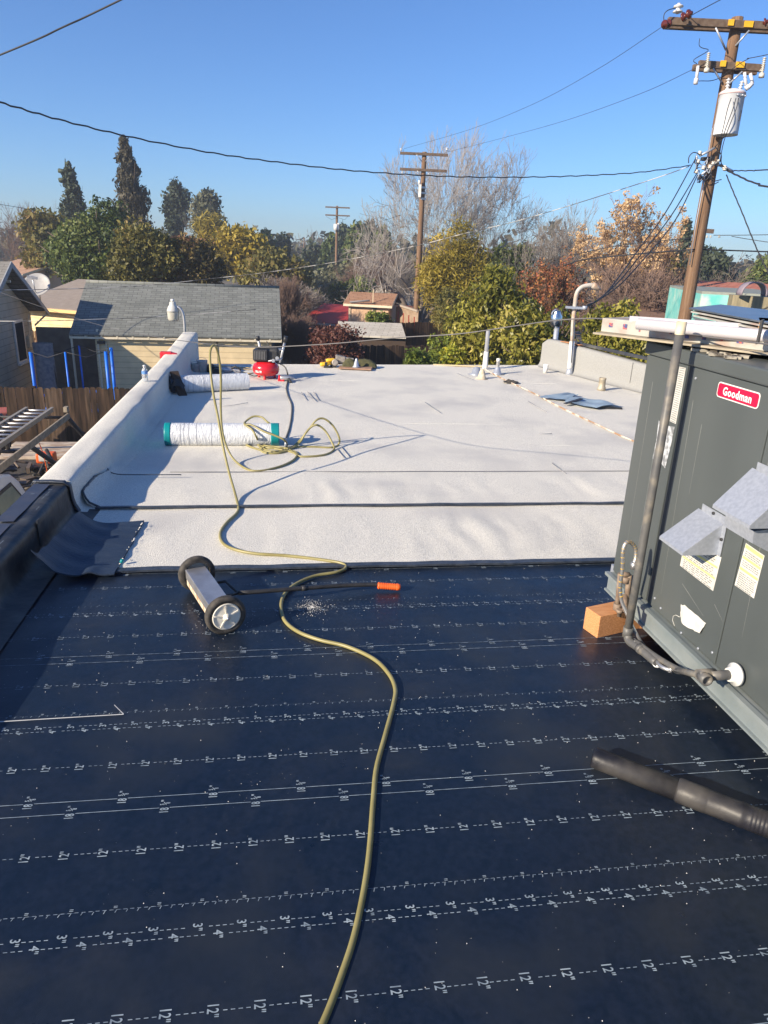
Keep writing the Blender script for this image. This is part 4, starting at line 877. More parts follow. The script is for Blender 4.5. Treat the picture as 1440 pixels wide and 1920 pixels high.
# wooden fences ---------------------------------------------------------
M_fence = leafmat('weathered_fence_boards', [(.012, .007, .004), (.028, .016, .010), (.05, .030, .018), (.10, .07, .05)], rough=.9, trans=False)
def _streak(m):
    n = m.node_tree; b = n.nodes['Principled BSDF']; L = n.links.new; tc = n.nodes.new('ShaderNodeTexCoord'); mp = n.nodes.new('ShaderNodeMapping'); mp.inputs['Scale'].default_value = (9, 9, .9)
    t = n.nodes.new('ShaderNodeTexNoise'); t.inputs['Scale'].default_value = 1.5; t.inputs['Detail'].default_value = 7; L(tc.outputs['Object'], mp.inputs[0]); L(mp.outputs[0], t.inputs[0])
    mr = n.nodes.new('ShaderNodeMapRange'); mr.inputs['From Min'].default_value = .3; mr.inputs['From Max'].default_value = .7; mr.inputs['To Min'].default_value = .25; mr.inputs['To Max'].default_value = 2.2; L(t.outputs[0], mr.inputs[0])
    src = b.inputs['Base Color'].links[0].from_socket; mx = n.nodes.new('ShaderNodeMix'); mx.data_type = 'RGBA'; mx.blend_type = 'MULTIPLY'; mx.inputs[0].default_value = 1
    L(src, mx.inputs[6]); L(mr.outputs[0], mx.inputs[7]); L(mx.outputs[2], b.inputs['Base Color'])
_streak(M_fence)
def fence(name, a, b, zt, label, bw=.145, seed=1, m=None, dog=True, gap=.004):
    r = random.Random(seed); a = Vector(a); b = Vector(b); a.z = b.z = 0; d = (b-a).normalized(); q = Vector((-d.y, d.x, 0)); L = (b-a).length
    t = thing(name, (a+b)/2+EZ*GZ, label, 'fence'); mb = MB(); s = 0
    while s < L:
        w_ = bw*r.uniform(.85, 1.1); z1 = zt+r.uniform(-.03, .03); lean = r.uniform(-.012, .012); c = w_*.2 if dog else .001; mb.tint = min(1, max(0, r.gauss(.45, .25)))
        p = a+d*s; P = [(0, GZ+.02), (w_-gap, GZ+.02), (w_-gap+lean, z1-c), (w_-gap-c+lean, z1), (c+lean, z1), (lean, z1-c)]
        mb.prism([p+d*x+q*r.uniform(-.004, .004)*0+EZ*z for x, z in P], q*.02); s += w_
    mb.build('boards', m or M_fence, t)
    mb = MB(); mb.tint = .5
    for z in (GZ+.35, zt-.35): mb.box((a+b)/2+q*.045+EZ*z, (L, .045, .09), d, q)
    mb.build('rails', m or M_fence, t)
    n = int(L/2.4)+1; mbp = MB(); mbp.tint = .4
    for k in range(n): 
        mbp = MB(); mbp.tint = .4; mbp.box(a+d*(k*L/n+.1)+q*.11+EZ*((GZ+zt)/2), (.09, .09, zt-GZ+.02), d, q); mbp.build('post', m or M_fence, t)
    return t
fence('wooden_fence', W(-10.5, 19.05), W(-2.4, 19.05), -1.80, 'weathered brown board fence nearest to us at the left, behind the ladder truck', seed=3)
_redf = leafmat('redbrown_fence_boards', [(.10, .05, .03), (.20, .11, .06), (.30, .18, .11)], rough=.9, trans=False)
fence('wooden_fence', D(50, 640, 28.6), D(150, 640, 28.9), -1.62, 'dark red brown fence between the two left houses', seed=5, bw=.17, m=_redf)
fence('wooden_fence', D(640, 660, 30.5), D(860, 660, 32), -1.95, 'brown fence just behind the maroon leaved tree', seed=7)
fence('wooden_fence', D(735, 620, 40), D(930, 620, 43), -1.75, 'more distant brown fence standing at the base of the middle utility pole', seed=9)
tf = D(742, 590, 44); tf2 = D(782, 604, 41)
t = fence('wooden_fence', tf, tf2, -1.15, 'short pale grey fence with red posts beside the tan shed', seed=10, bw=.2, m=mat('pale_fence', (.34, .25, .17), (.26, .18, .12), scale=5, rough=.9))
mb = MB(); d = (tf2-tf).normalized()
for k in range(4): mb.box(Vector((tf.x, tf.y, -2.3))+d*(.4+k*(tf2-tf).length/4)+Vector((0, -.06, 0)), (.08, .03, 1.8))
mb.build('red_posts', mat('red_post_paint', (.28, .06, .04), rough=.8), t)
mb = MB(); mb.box((tf+tf2)/2*1.0+Vector((0, -.05, 0))+EZ*(-1.1-((tf+tf2)/2).z), ((tf2-tf).length, .12, .1), d); mb.build('top_beam', mat('grey_beam', (.36, .30, .24), rough=.9), t)

# garage -----------------------------------------------------------------
M_sid = lambda nm, c, cm, ax, rh=.19: mat_brick(nm, c, tuple(x*.96 for x in c), cm, 40, rh, rot_of(ax, EZ), mort=.012, bump=.5)
ga, gb = Z(130, 629, -1.2), Z(528, 637, -1.2); gd = (gb-ga).normalized(); gh = Vector((-gd.y, gd.x, 0)); GL = (gb-ga).length
gt = thing('garage', (ga+gb)/2+gh*3+EZ*(GZ+1.2), 'pale yellow garage with grey shingle roof behind the left parapet', 'garage')
zr = .32; hw = 3.1; slope = Vector((0, 0, 1))
def gp(s, t, z): return Vector((ga.x, ga.y, 0))+gd*s+gh*t+EZ*z
rdir = (gp(0, hw, zr)-gp(0, 0, -1.2)).normalized()
M_shin = mat_brick('grey_shingles', (.155, .165, .155), (.215, .225, .21), (.10, .105, .10), .32, .145, rot_of(gd, rdir), mort=.012, bump=.5)
M_trim = mat('cream_trim', (.70, .62, .47), (.62, .55, .41), scale=5, rough=.7)
mb = MB(); nn = gd.cross(rdir)
mb.prism([gp(0, 0, -1.2), gp(GL, 0, -1.2), gp(GL, hw, zr), gp(0, hw, zr)], nn*-.05*-1)
mb.prism([gp(0, 2*hw, -1.2), gp(GL, 2*hw, -1.2), gp(GL, hw, zr), gp(0, hw, zr)], EZ*.05)
mb.build('roof', M_shin, gt)
mb = MB(); mb.tube([gp(0, hw, zr+.06), gp(GL, hw, zr+.06)], .06, 6)
mb.build('ridge_cap', M_shin, gt)
mb = MB(); mb.box(gp(GL/2, .0, -1.26), (GL, .02, .07), gd, gh); mb.prism([gp(GL-.02, 0, -1.30), gp(GL-.02, hw, zr-.12), gp(GL-.02, hw, zr-.02), gp(GL-.02, 0, -1.2)], gd*.03); mb.prism([gp(-.01, 0, -1.30), gp(-.01, hw, zr-.12), gp(-.01, hw, zr-.02), gp(-.01, 0, -1.2)], gd*.03); mb.build('fascia', M_trim, gt)
M_gsid = M_sid('yellow_lap_siding', (.72, .58, .36), (.52, .41, .25), gd)
s0 = .75; mb = MB()
mb.box(gp((s0+GL-.35)/2, .22+.05, (GZ-1.15)/2), (GL-.35-s0, .1, -1.15-GZ), gd, gh)
mb.prism([gp(GL-.35, .22, GZ), gp(GL-.35, 2*hw-.4, GZ), gp(GL-.35, 2*hw-.4, -1.1), gp(GL-.35, hw, zr-.15), gp(GL-.35, .22, -1.15)], gd*-.1)
mb.prism([gp(s0+.1, 2.5, GZ), gp(s0+.1, 2*hw-.4, GZ), gp(s0+.1, 2*hw-.4, -1.1), gp(s0+.1, hw, zr-.15), gp(s0+.1, 2.5, -.4)], gd*-.1)
mb.build('wall', M_gsid, gt)
for k in range(13):
    mb = MB(); mb.box(gp(.5+k*(GL-.9)/12, .11, -1.24), (.05, .25, .09), gd, gh); mb.build('rafter_tail', M_trim, gt)
mb = MB(); mb.box(gp(.02, .15, -2.4), (.06, .06, 2.4), gd, gh); mb.build('corner_post', M_trim, gt)
mb = MB(); mb.box(gp(s0+.1, .20, -2.3), (.06, .12, 2.6), gd, gh); mb.box(gp(s0+.35, .19, -2.5), (.05, .04, 2.2), gd, gh); mb.build('corner_board', M_trim, gt)
mb = MB(); mb.box(gp(.95, .15, -1.42), (.24, .12, .10), gd, gh); mb.build('wall_lamp', M_dark, gt)
mb = MB(); mb.box(gp(3.55, .20, -2.15), (.7, .05, 1.25), gd, gh); dr_ = mb.build('brown_hatch', M_wood, gt)
for s, z, L in ((4.75, -2.0, 1.3), (6.9, -2.35, .02)):
    mb = MB(); mb.tube([gp(s, .20, -1.3), gp(s+.01, .20, z-L/2)], .012, 5); mb.build('wall_cable', M_wire, gt)
mb = MB(); mb.box(gp(6.75, .18, -2.1), (.6, .05, .06), gd, gh); mb.build('wall_bracket', M_pole, gt)

# left house, gable end facing right ----------------------------------------
def onU(x, y, u):
    r_ = ray(x, y); t_ = (u-CAM.dot(EU))/r_.dot(EU); return CAM+r_*t_
hK = D(60, 640, 26.6); uh = hK.dot(EU); uo = uh+.55
A_ = onU(20, 494, uo); T_ = onU(88, 584, uo); va, za = A_.dot(EV), A_.z; vt, zt_ = T_.dot(EV), T_.z
vK = onU(57, 588, uh).dot(EV); sl = (za-zt_)/(vt-va); hh = vt-va
ht = thing('beige_house', W(uh-4, va, GZ), 'beige clapboard house with open gable eave at the left edge of the frame', 'house')
M_h = M_sid('beige_clapboard', (.48, .43, .35), (.28, .25, .20), EV, .22)
mb = MB(); wz = za-sl*(vK-va)-.12
mb.prism([W(uh, vK, GZ), W(uh, vK, wz), W(uh, va, za-.15), W(uh, 2*va-vK, wz), W(uh, 2*va-vK, GZ)], EU*-9); mb.build('wall', M_h, ht)
M_shin2 = mat_brick('brown_grey_shingles', (.21, .20, .18), (.28, .265, .24), (.14, .13, .12), .34, .15, rot_of(EU, (EV*1+EZ*sl)), mort=.012, bump=.4)
mb = MB()
for sg in (1, -1):
    e = [W(uo, va, za), W(uo, va+sg*hh, zt_), W(uo-10, va+sg*hh, zt_), W(uo-10, va, za)]
    mb.prism(e if sg > 0 else e[::-1], EZ*.06)
mb.build('roof', M_shin2, ht)
mb = MB()
for sg in (1, -1): mb.prism([W(uo+.003, va, za+.065), W(uo+.003, va+sg*(hh+.1), zt_+.065-.1*sl), W(uo+.003, va+sg*(hh+.1), zt_-.10-.1*sl), W(uo+.003, va, za-.13)], EU*.035)
mb.build('barge_board', mat('grey_white_trim', (.34, .36, .38), (.28, .29, .3), scale=8, rough=.7), ht)
mb = MB(); mb.box(W(uh+.3, vK+.25, wz-.22), (.75, .07, .07), (EU*1-EZ*-.9).normalized(), EV); mb.box(W(uh+.22, va+.0, za-.55), (.5, .07, .08), EU, EV); mb.build('eave_brace', M_trim, ht)
wq = [onU(x, y, uh+.02) for x, y in ((25, 604), (40, 603), (48, 672), (31, 678))]
wv0, wv1 = wq[0].dot(EV), wq[1].dot(EV); wz0, wz1 = wq[2].z, wq[1].z
wn = MB(); c = W(uh+.03, (wv0+wv1)/2, (wz0+wz1)/2); wd, wh_ = abs(wv1-wv0)*.95, wz1-wz0
wn.box(c, (wd+.2, .05, wh_+.2), EV, EU*-1); win = wn.build('window', M_wht, ht)
wn = MB(); wn.box(c+EU*.022, (wd, .02, wh_), EV, EU*-1); wn.build('pane', mat('screened_window', (.012, .016, .028), (.02, .025, .038), scale=30, rough=.9, spec=.0), win)
wn = MB(); wn.box(c-EZ*(wh_/2+.1)+EU*.05, (wd+.32, .10, .06), EV, EU*-1); wn.build('sill', M_wht, win)
mb = MB(); mb.box(onU(55, 640, uh+.05), (.25, .1, .4), EV, EU*-1); mb.tube([onU(53, 590, uh+.05), onU(56, 640, uh+.05), onU(58, 700, uh+.05)], .02, 6); mb.build('meter_box', M_trim, ht)
# satellite dish
dc = D(70, 536, 27.6); sdh = thing('satellite_dish', dc-EZ*.7, 'grey satellite dish on the beige house roof edge', 'satellite dish')
dn = Vector((-.55, -.62, .56)).normalized(); dn = Vector((.1, -.80, .60)).normalized()
mb = MB(); prof = [(.0, .0)]+[(.48*k/8, .10*(k/8)**2) for k in range(1, 9)]; mb.lathe(prof+[(.49, .095)]+[(.48*k/8, .10*(k/8)**2-.015) for k in range(8, 0, -1)], dc, dn, 32, caps=False); mb.build('reflector', mat('dish_grey', (.42, .41, .40), (.36, .35, .34), scale=6, rough=.5), sdh)
mb = MB(); mb.tube([dc-EZ*.3-dn*.02, dc-EZ*.42+dn*.35, dc+dn*.52-EZ*.05], .022, 6); mb.box(dc+dn*.52+EZ*.0, (.34, .1, .09), (1, .2, -.15)); mb.build('feed_arm', M_alu, sdh)
mb = MB(); mb.tube([dc-dn*.05, dc-dn*.16-EZ*.2, dc-dn*.16-EZ*.75], .03, 8); mb.build('mast', M_alu, sdh)
# yellow house behind ----------------------------------------------------
def simple_house(name, label, cat, e0, e1, dep, zr_, wallm, roofm, over=.4, zg=GZ, fas=M_trim, wz_=None):
    e0 = Vector(e0); e1 = Vector(e1); d = (e1-e0); d.z = 0; L = d.length; d.normalize(); q = Vector((-d.y, d.x, 0)); t = thing(name, (e0+e1)/2+q*dep+EZ*(zg-(e0.z+e1.z)/2), label, cat)
    ze = (e0.z+e1.z)/2; P = lambda s, k, z: Vector((e0.x, e0.y, 0))+d*s+q*k+EZ*z
    mb = MB(); mb.prism([P(over, over, zg), P(over, 2*dep-over, zg), P(over, 2*dep-over, ze-.05), P(over, dep, zr_-.2), P(over, over, ze-.05)], d*(L-2*over)); mb.build('wall', wallm, t)
    mb = MB(); mb.prism([P(0, 0, ze), P(L, 0, ze), P(L, dep, zr_), P(0, dep, zr_)], EZ*.05); mb.prism([P(0, 2*dep, ze), P(L, 2*dep, ze), P(L, dep, zr_), P(0, dep, zr_)], EZ*.05); mb.build('roof', roofm, t)
    if fas is not None:
        mb = MB(); mb.box(P(L/2, -.012, ze-.05), (L, .02, .13), d, q)
        for s in (-.01, L-.02): mb.prism([P(s, 0, ze-.12), P(s, dep, zr_-.12), P(s, dep, zr_+.045), P(s, 0, ze+.045)], d*.03)
        mb.build('fascia', fas, t)
    return t, P, L
M_ygrey = mat('taupe_roofing', (.24, .20, .17), (.28, .235, .20), scale=4, rough=.9)
simple_house('yellow_house', 'yellow house with flat taupe roof between the beige house and the garage', 'house', D(20, 571, 31.5), D(215, 592, 29.5), 4.0, .03, M_sid('bright_yellow_siding', (.80, .65, .38), (.5, .4, .22), EU, .24), M_ygrey, .5, fas=mat('orange_cream_fascia', (.78, .50, .22), rough=.7))
# distant houses
M_tanw = mat('peach_plaster', (.60, .40, .27), (.52, .34, .22), scale=1, rough=.9); M_brr = mat('brown_roof', (.20, .095, .055), (.28, .15, .09), scale=3, rough=.9)
simple_house('distant_house', 'small peach roofed house far behind the satellite dish', 'house', D(-40, 512, 62), D(42, 513, 60), 4, D(5, 487, 64).z, M_tanw, mat('peach_roof', (.42, .26, .18), (.33, .2, .14), scale=2, rough=.9))
simple_house('distant_house', 'white house with pale brown roof far behind the tan shed', 'house', D(688, 534, 78), D(738, 535, 77), 4, D(712, 516, 81).z, mat('white_plaster', (.62, .58, .53), rough=.9), mat('pale_brown_roof', (.34, .19, .13), (.28, .16, .11), scale=3, rough=.9))
ts, P, L = simple_house('tan_shed', 'tan shed with brown shingle roof in the middle distance', 'shed', D(644, 569, 43), D(735, 575, 42.5), 1.7, D(690, 549, 45).z, M_tanw, mat_brick('brown_shingles', (.30, .165, .10), (.36, .205, .13), (.2, .11, .07), .5, .25, rot_of(EU, EV), mort=.02), .25)
mb = MB(); mb.box(P(.32, .22, (GZ-1)/2), (.12, .06, 2.2)); mb.box(P(1.7, .22, -1.6), (.05, .04, 2.8)); mb.box(P(L-.5, .2, -1.05), (.5, .06, .1)); mb.build('trim_boards', mat('pale_trim', (.68, .55, .38), rough=.8), ts)
mb = MB(); mb.box(P(L*.63, .2, -1.12), (.32, .08, .36)); mb.build('vent_opening', M_dark, ts)
mb = MB(); mb.tube([P(.4, -.05, -.95), P(L*.55, -.15, -.80)], .05, 6); mb.build('loose_trim', mat('grey_scrap', (.2, .19, .2), rough=.9), ts)
simple_house('red_shed', 'long shed with barn red sloping roof beside the tan shed', 'shed', D(560, 606, 44), D(648, 606, 43), 3.6, D(600, 571, 47).z, mat('dull_red_wall', (.18, .03, .025), rough=.8), mat('barn_red_metal', (.30, .028, .022), (.24, .022, .018), scale=1.5, rough=.6), .2, fas=mat('grey_edge', (.25, .24, .25), rough=.8))
simple_house('brown_shed', 'low rusty brown roofed shed right of the tan shed', 'shed', D(726, 582, 48), D(762, 584, 47.5), 1.5, D(745, 572, 50).z, mat('dark_brown_wall', (.06, .03, .02), rough=.9), mat('rusty_roof', (.20, .07, .045), (.26, .10, .06), scale=3, rough=.9), .2)
lean = thing('lean_to', D(698, 640, 34.5)*1.0, 'low lean-to with pale shingle roof in front of the tan shed', 'shed'); 
q = [D(645, 628, 33.5), D(761, 632, 33.2), D(753, 606, 35.6), D(634, 602, 36)]
M_palesh = mat_brick('pale_shingles', (.46, .43, .37), (.53, .50, .44), (.32, .29, .25), .55, .22, rot_of((q[1]-q[0]), (q[3]-q[0])), mort=.02, bump=.4)
mb = MB(); mb.prism(q, EZ*-.08); mb.build('roof', M_palesh, lean)
mb = MB(); mb.prism([p+Vector((0, .2, -.1)) for p in (q[0], q[1])]+[Vector((q[1].x, q[1].y+.2, GZ)), Vector((q[0].x, q[0].y+.2, GZ))], (0, 1.6, 0)); mb.build('wall', M_dkwood, lean)
# right hand buildings
M_turq = mat('peeling_turquoise_paint', (.10, .42, .40), (.22, .52, .47), scale=3, rough=.85, c3=(.45, .55, .48), s3=2)
tq = thing('turquoise_building', D(1400, 640, 24), 'peeling turquoise flat roofed building at the right edge', 'building')
q0, q1 = D(1317, 546, 23), D(1520, 556, 21); bt = D(1317, 640, 23)
mb = MB(); d = (q1-q0); mb.prism([Vector((q0.x, q0.y, GZ)), Vector((q1.x, q1.y, GZ)), q1-EZ*.08, q0-EZ*.08], Vector((1.2, 6, 0))); mb.build('wall', M_turq, tq)
mb = MB(); mb.prism([q0-EZ*.08, q1-EZ*.08, q1, q0], Vector((1.2, 6, 0))); mb.build('roof_edge', mat('grey_roof_edge', (.20, .22, .20), (.26, .28, .25), scale=4, rough=.8), tq)
mb = MB(); a, b = D(1375, 553, 21.6), D(1520, 563, 20.2); 
mb.prism([a, b, b-EZ*.45, a-EZ*.42], Vector((.1, .5, 0))); mb.build('weathered_panel', mat('mossy_board', (.17, .15, .10), (.26, .22, .14), scale=3, rough=.9, stretch=(4, 4, .6)), tq)
mb = MB(); c = D(1414, 556, 21); mb.grid(lambda s, t: c+Vector((.34*math.cos(PI*s), .35*t, .02+.34*math.sin(PI*s)**.8)), 16, 3); mb.build('vent_dome', mat('mauve_grey_dome', (.24, .20, .24), rough=.7), tq).modifiers.new('thickness', 'SOLIDIFY').thickness = .03
M_rt = mat_brick('red_roof_tiles', (.40, .15, .10), (.48, .19, .13), (.26, .09, .06), .5, .28, rot_of(EU, EV), mort=.03)
simple_house('red_tiled_house', 'long low house with salmon red tiled roof behind the turquoise building', 'house', D(1285, 550, 37), D(1560, 562, 34), 4, D(1400, 532, 40).z, M_tanw, M_rt)
simple_house('brown_roofed_house', 'low house with dark brown roof behind the tangle of bare branches', 'house', D(1190, 595, 30), D(1335, 603, 29), 4.5, D(1260, 562, 34).z, mat('shaded_tan_siding', (.30, .22, .15), rough=.9), mat('dark_brown_roof', (.16, .09, .06), (.20, .12, .085), scale=3, rough=.9))

# trampoline ---------------------------------------------------------------
tc_ = W(-5.95, 22.6, GZ); tr = thing('trampoline', tc_, 'trampoline with blue padded net poles between the houses', 'trampoline')
M_blue = mat('bright_blue_foam', (.0, .16, .75), (.0, .12, .60), scale=3, rough=.45)
tp = [((57, 660), 21.6, .055), ((75, 654), 23.6, .05), ((122, 660), 20.8, .03), ((148, 648), 23.8, .03), ((198, 659), 21.2, .05), ((208, 652), 21.9, .05)]
tops = []
for (x, y), d, r_ in tp:
    q = D(x, y, d); tops.append(q); mb = MB(); mb.tube([Vector((q.x+.02*0, q.y, GZ)), q], r_, 10); mb.build('pole', M_blue, tr)
mb = MB()
for i, j in ((0, 2), (2, 4), (4, 5), (5, 3), (3, 1), (1, 0)):
    a, b = tops[i], tops[j]; mb.tube([a, (a+b)/2-EZ*.16, b], .012, 5)
mb.build('net_rope', M_wire, tr)
mb = MB(); mb.tube([tc_+Vector((1.7*math.cos(a), 1.5*math.sin(a), .75)) for a in [2*PI*k/24 for k in range(25)]], .06, 8); mb.build('frame_pad', M_blue, tr)
mb = MB(); mb.lathe([(1.6, 0), (.01, 0)], tc_+EZ*.74, seg=30, caps=False); mb.build('mat', M_dark, tr)
c = D(92, 700, 23); mb = MB(); mb.grid(lambda s, t: Vector((c.x-.1, c.y, 0))+Vector((math.cos(2*PI*s)*(.30+.05*nz(s*6, t*3, 1)), .2*math.sin(2*PI*s), -1.35-2.2*t)), 16, 10); o = mb.build('hanging_bag', mat('grey_blue_net', (.10, .12, .16), (.2, .2, .22), scale=10, rough=.8)); tag(o, 'limp grey-blue net bundle hanging from the left blue poles', 'net')
mb = MB(); c = D(150, 700, 25.4); mb.box(Vector((c.x, c.y, GZ+1.25)), (2.6, .05, 2.5), gd); o = mb.build('old_panel', mat('grey_weathered_panel', (.18, .155, .13), (.12, .10, .085), scale=3, rough=.9)); tag(o, 'grey weathered board panel leaning behind the trampoline', 'panel')

# pickup truck with ladder rack ------------------------------------------------
pt_ = thing('pickup_truck', W(-5.2, 11.5, GZ), 'white pickup truck with black rack carrying ladders, below the left parapet', 'pickup truck')
M_car = mat('silver_white_paint', (.62, .64, .68), (.60, .62, .66), scale=2, rough=.3, coat=.4)
ur, ul_ = -4.17, -5.95
mb = MB()   # cab with curved rear top corner
prof = [(9.0, GZ+1.05), (9.2, -2.35), (9.7, -1.90), (10.3, -1.74), (11.2, -1.73), (11.5, -1.80), (11.72, -1.98), (11.95, -2.45), (12.05, GZ+.95), (12.05, GZ+.35), (9.0, GZ+.35)]
def tumble(v, z, side):  # sides lean inwards above the belt line
    k = max(0, (z-(-2.65))/.85)*.16; return W((ur-k) if side > 0 else (ul_+k), v, z)
b0 = len(mb.v); mb.v += [tuple(tumble(v, z, 1)) for v, z in prof]+[tuple(tumble(v, z, -1)) for v, z in prof]; n = len(prof)
mb.face(tuple(range(b0, b0+n))); mb.face(tuple(range(b0+2*n-1, b0+n-1, -1)))
for i in range(n): j = (i+1) % n; mb.face((b0+j, b0+i, b0+n+i, b0+n+j))
mb.box(W((ur+ul_)/2, 14.1, GZ+.70), (1.74, 4.4, .62), EU, EV); mb.box(W((ur+ul_)/2, 8.1, GZ+.75), (1.74, 1.9, .8), EU, EV)
mb.build('body', M_car, pt_, bevel=.03)
for a, b in (((9.45, -2.62), (10.45, -1.90)), ((10.6, -2.62), (11.6, -1.90))):
    mb = MB(); P = [(a[0]+(.28 if a[0] < 10 else 0), b[1]), (b[0]-(.22 if a[0] > 10 else 0), b[1]), (b[0]-(-.05 if a[0] > 10 else 0), -2.25), (b[0]+(.12 if a[0] > 10 else 0), a[1]), (a[0]-.1*(a[0] < 10), a[1])]
    mb.prism([tumble(v, z, 1)+EU*.004 for v, z in P], EU*.012); f_ = mb.build('window', M_rub, pt_)
    cx = sum(p[0] for p in P)/5; cz = sum(p[1] for p in P)/5
    mb = MB(); mb.prism([tumble(cx+(v-cx)*.88, cz+(z-cz)*.86, 1)+EU*.012 for v, z in P], EU*.008); mb.build('pane', mat('green_tinted_glass', (.16, .20, .17), (.22, .26, .22), scale=3, rough=.1), f_)
mb = MB(); mb.box(W((ur+ul_)/2, 14.1, GZ+1.0), (1.5, 4.1, .10), EU, EV); mb.build('truck_bed', M_rub, pt_)
for u in (ur, ul_):
    for v in (8.2, 13.6):
        mb = MB(); mb.lathe([(.2, -.12), (.36, -.12), (.37, -.08), (.37, .08), (.36, .12), (.2, .12)], W(u-(.08 if u == ur else -.08), v, GZ+.37), EU, 24); wl = mb.build('wheel', M_rub, pt_)
        mb = MB(); mb.lathe([(.22, -.125), (.2, -.10), (.05, -.09)], W(u-(.08 if u == ur else -.08), v, GZ+.37), EU*(-1 if u == ur else 1), 20); mb.build('rim', M_alu, wl)
mb = MB()
rz = -1.62
for u in (ur-.2, ul_+.3): mb.tube([W(u, 9.4, rz), W(u, 15.0, rz)], .035, 8)
for v in (9.6, 12.2, 14.8): mb.tube([W(ur-.2, v, rz), W(ul_+.3, v, rz)], .03, 8)
mb.tube([W(ur-.2, 14.9, rz), W(ur-.05, 15.6, GZ+1.3), W(ur-.02, 15.9, GZ+1.0)], .045, 8); mb.tube([W(ul_+.3, 14.9, rz), W(ul_+.12, 15.6, GZ+1.0)], .045, 8)
mb.tube([W(ur-.2, 12.6, rz), W(ur-.05, 13.5, GZ+1.35), W(ur-.02, 13.9, GZ+1.0)], .045, 8); mb.tube([W(ur-.35, 13.9, GZ+1.55), W(ur-.1, 13.5, GZ+1.3)], .035, 8)
mb.build('ladder_rack', M_dark, pt_)
def ladder(u0, u1, va_, vb_, z, label, rails, m, name='extension_ladder', n=18, tilt=0):
    t = thing(name, W((u0+u1)/2, (va_+vb_)/2, z), label, 'ladder', 'ladders on the truck rack')
    for u in (u0, u1):
        mb = MB(); mb.box(W(u, (va_+vb_)/2, z), (.035, vb_-va_, .085), EU, EV); mb.box(W(u, (va_+vb_)/2, z+.045), (.055, vb_-va_, .008), EU, EV); mb.build('rail', rails, t)
    for k in range(n):
        mb = MB(); mb.tube([W(u0, va_+.15+k*(vb_-va_-.3)/(n-1), z+.01), W(u1, va_+.15+k*(vb_-va_-.3)/(n-1), z+.01)], .021, 8); mb.build('rung', m, t)
ladder(-5.15, -4.66, 9.2, 15.0, -1.50, 'aluminium extension ladder on the truck rack', mat('tan_aluminium', (.42, .37, .29), (.36, .32, .26), scale=8, rough=.5, metal=.4), M_alu, n=20)
mb = MB(); mb.box(W(ur-.16, 12.3, -1.60), (.03, 5.2, .12), EU, EV); mb.box(W(ur-.20, 14.9, -1.47), (.07, .14, .10), EU, EV); o = mb.build('rack_board', mat('tan_board', (.36, .30, .22), (.22, .18, .13), scale=10, rough=.8)); tag(o, 'long tan board strapped beside the ladder on the truck rack', 'board')
o2 = MB(); o2.tube(smoothpath([W(ur-.13, 12.9, -1.66), W(ur-.12, 13.0, -1.9), W(ur-.12, 13.1, -2.3), W(ur-.12, 13.15, -2.6)], 4), .008, 6); o = o2.build('orange_strap', M_orange); tag(o, 'thin orange strap hanging from the rack beside the truck bed', 'strap')
r = random.Random(8); mb = MB()
for k in range(46):
    p = W(r.uniform(-5.7, -4.5), r.uniform(12.3, 14.5), GZ+1.02+r.uniform(0, .14)); mb.tint = r.random()
    if k % 2: mb.box(p, (r.uniform(.1, .5), r.uniform(.04, .2), r.uniform(.03, .16)), (math.cos(k*1.7), math.sin(k*1.7), 0))
    else: mb.tube(smoothpath([p, p+Vector((r.uniform(-.3, .3), r.uniform(-.3, .3), .05)), p+Vector((r.uniform(-.4, .4), r.uniform(-.4, .4), -.02))], 3), r.uniform(.012, .03), 6)
o = mb.build('truck_bed_clutter', leafmat('dark_clutter', [(.02, .02, .02), (.05, .045, .04), (.16, .12, .09)], trans=False)); tag(o, 'dark heap of tools and hoses in the pickup bed', 'tools', kind='stuff')
c = W(-4.75, 14.55, GZ+1.1); ot = thing('orange_machine', c, 'orange and clear plastic tool case in the pickup bed by the parapet', 'tool case')
mb = MB(); mb.box(c+EZ*.12, (.34, .26, .20), EU, EV); mb.build('case_body', M_orange, ot, bevel=.03); mb = MB(); mb.box(c+EZ*.14+EV*-.14, (.2, .04, .12), EU, EV); mb.build('case_window', M_paper, ot)
# red shelf on the far left rack
c = D(4, 776, 16.9); mb = MB(); mb.box(c+Vector((-.3, -.2, 0)), (.9, .6, .14), (EU+EV*.35).normalized()); mb.box(c+Vector((-.3, -.2, .09)), (.94, .64, .03), (EU+EV*.35).normalized()); o = mb.build('red_rack_box', mat('faded_red_box', (.42, .12, .09), (.36, .09, .07), scale=8, rough=.7)); tag(o, 'faded red box on a stand at the left frame edge before the fence', 'box')
mb = MB(); mb.box(Vector((c.x-.3, c.y-.2, (GZ+c.z-.1)/2)), (.8, .5, c.z-.1-GZ)); o = mb.build('dark_cabinet', M_dkwood); tag(o, 'dark cabinet standing beneath the faded red box', 'cabinet')
# stacked sleepers by the fence
for k in range(4):
    mb = MB(); mb.box(W(-5.06+.05*(k % 2), 16.0-k*.30, GZ+1.10-.004*k), (1.62, .27, .07), EU, EV); o = mb.build('timber', mat('bleached_timber', (.50, .42, .33), (.30, .22, .17), scale=4, rough=.9, stretch=(1, 3, 3), lo=.4, hi=.6), bevel=.01)
    tag(o, ['bleached plank across the truck bed, the one nearest the fence', 'bleached plank across the truck bed, second from the fence', 'bleached plank across the truck bed, third from the fence', 'bleached plank across the truck bed, the one nearest the dark tool heap'][k], 'plank', 'bleached planks across the pickup bed')


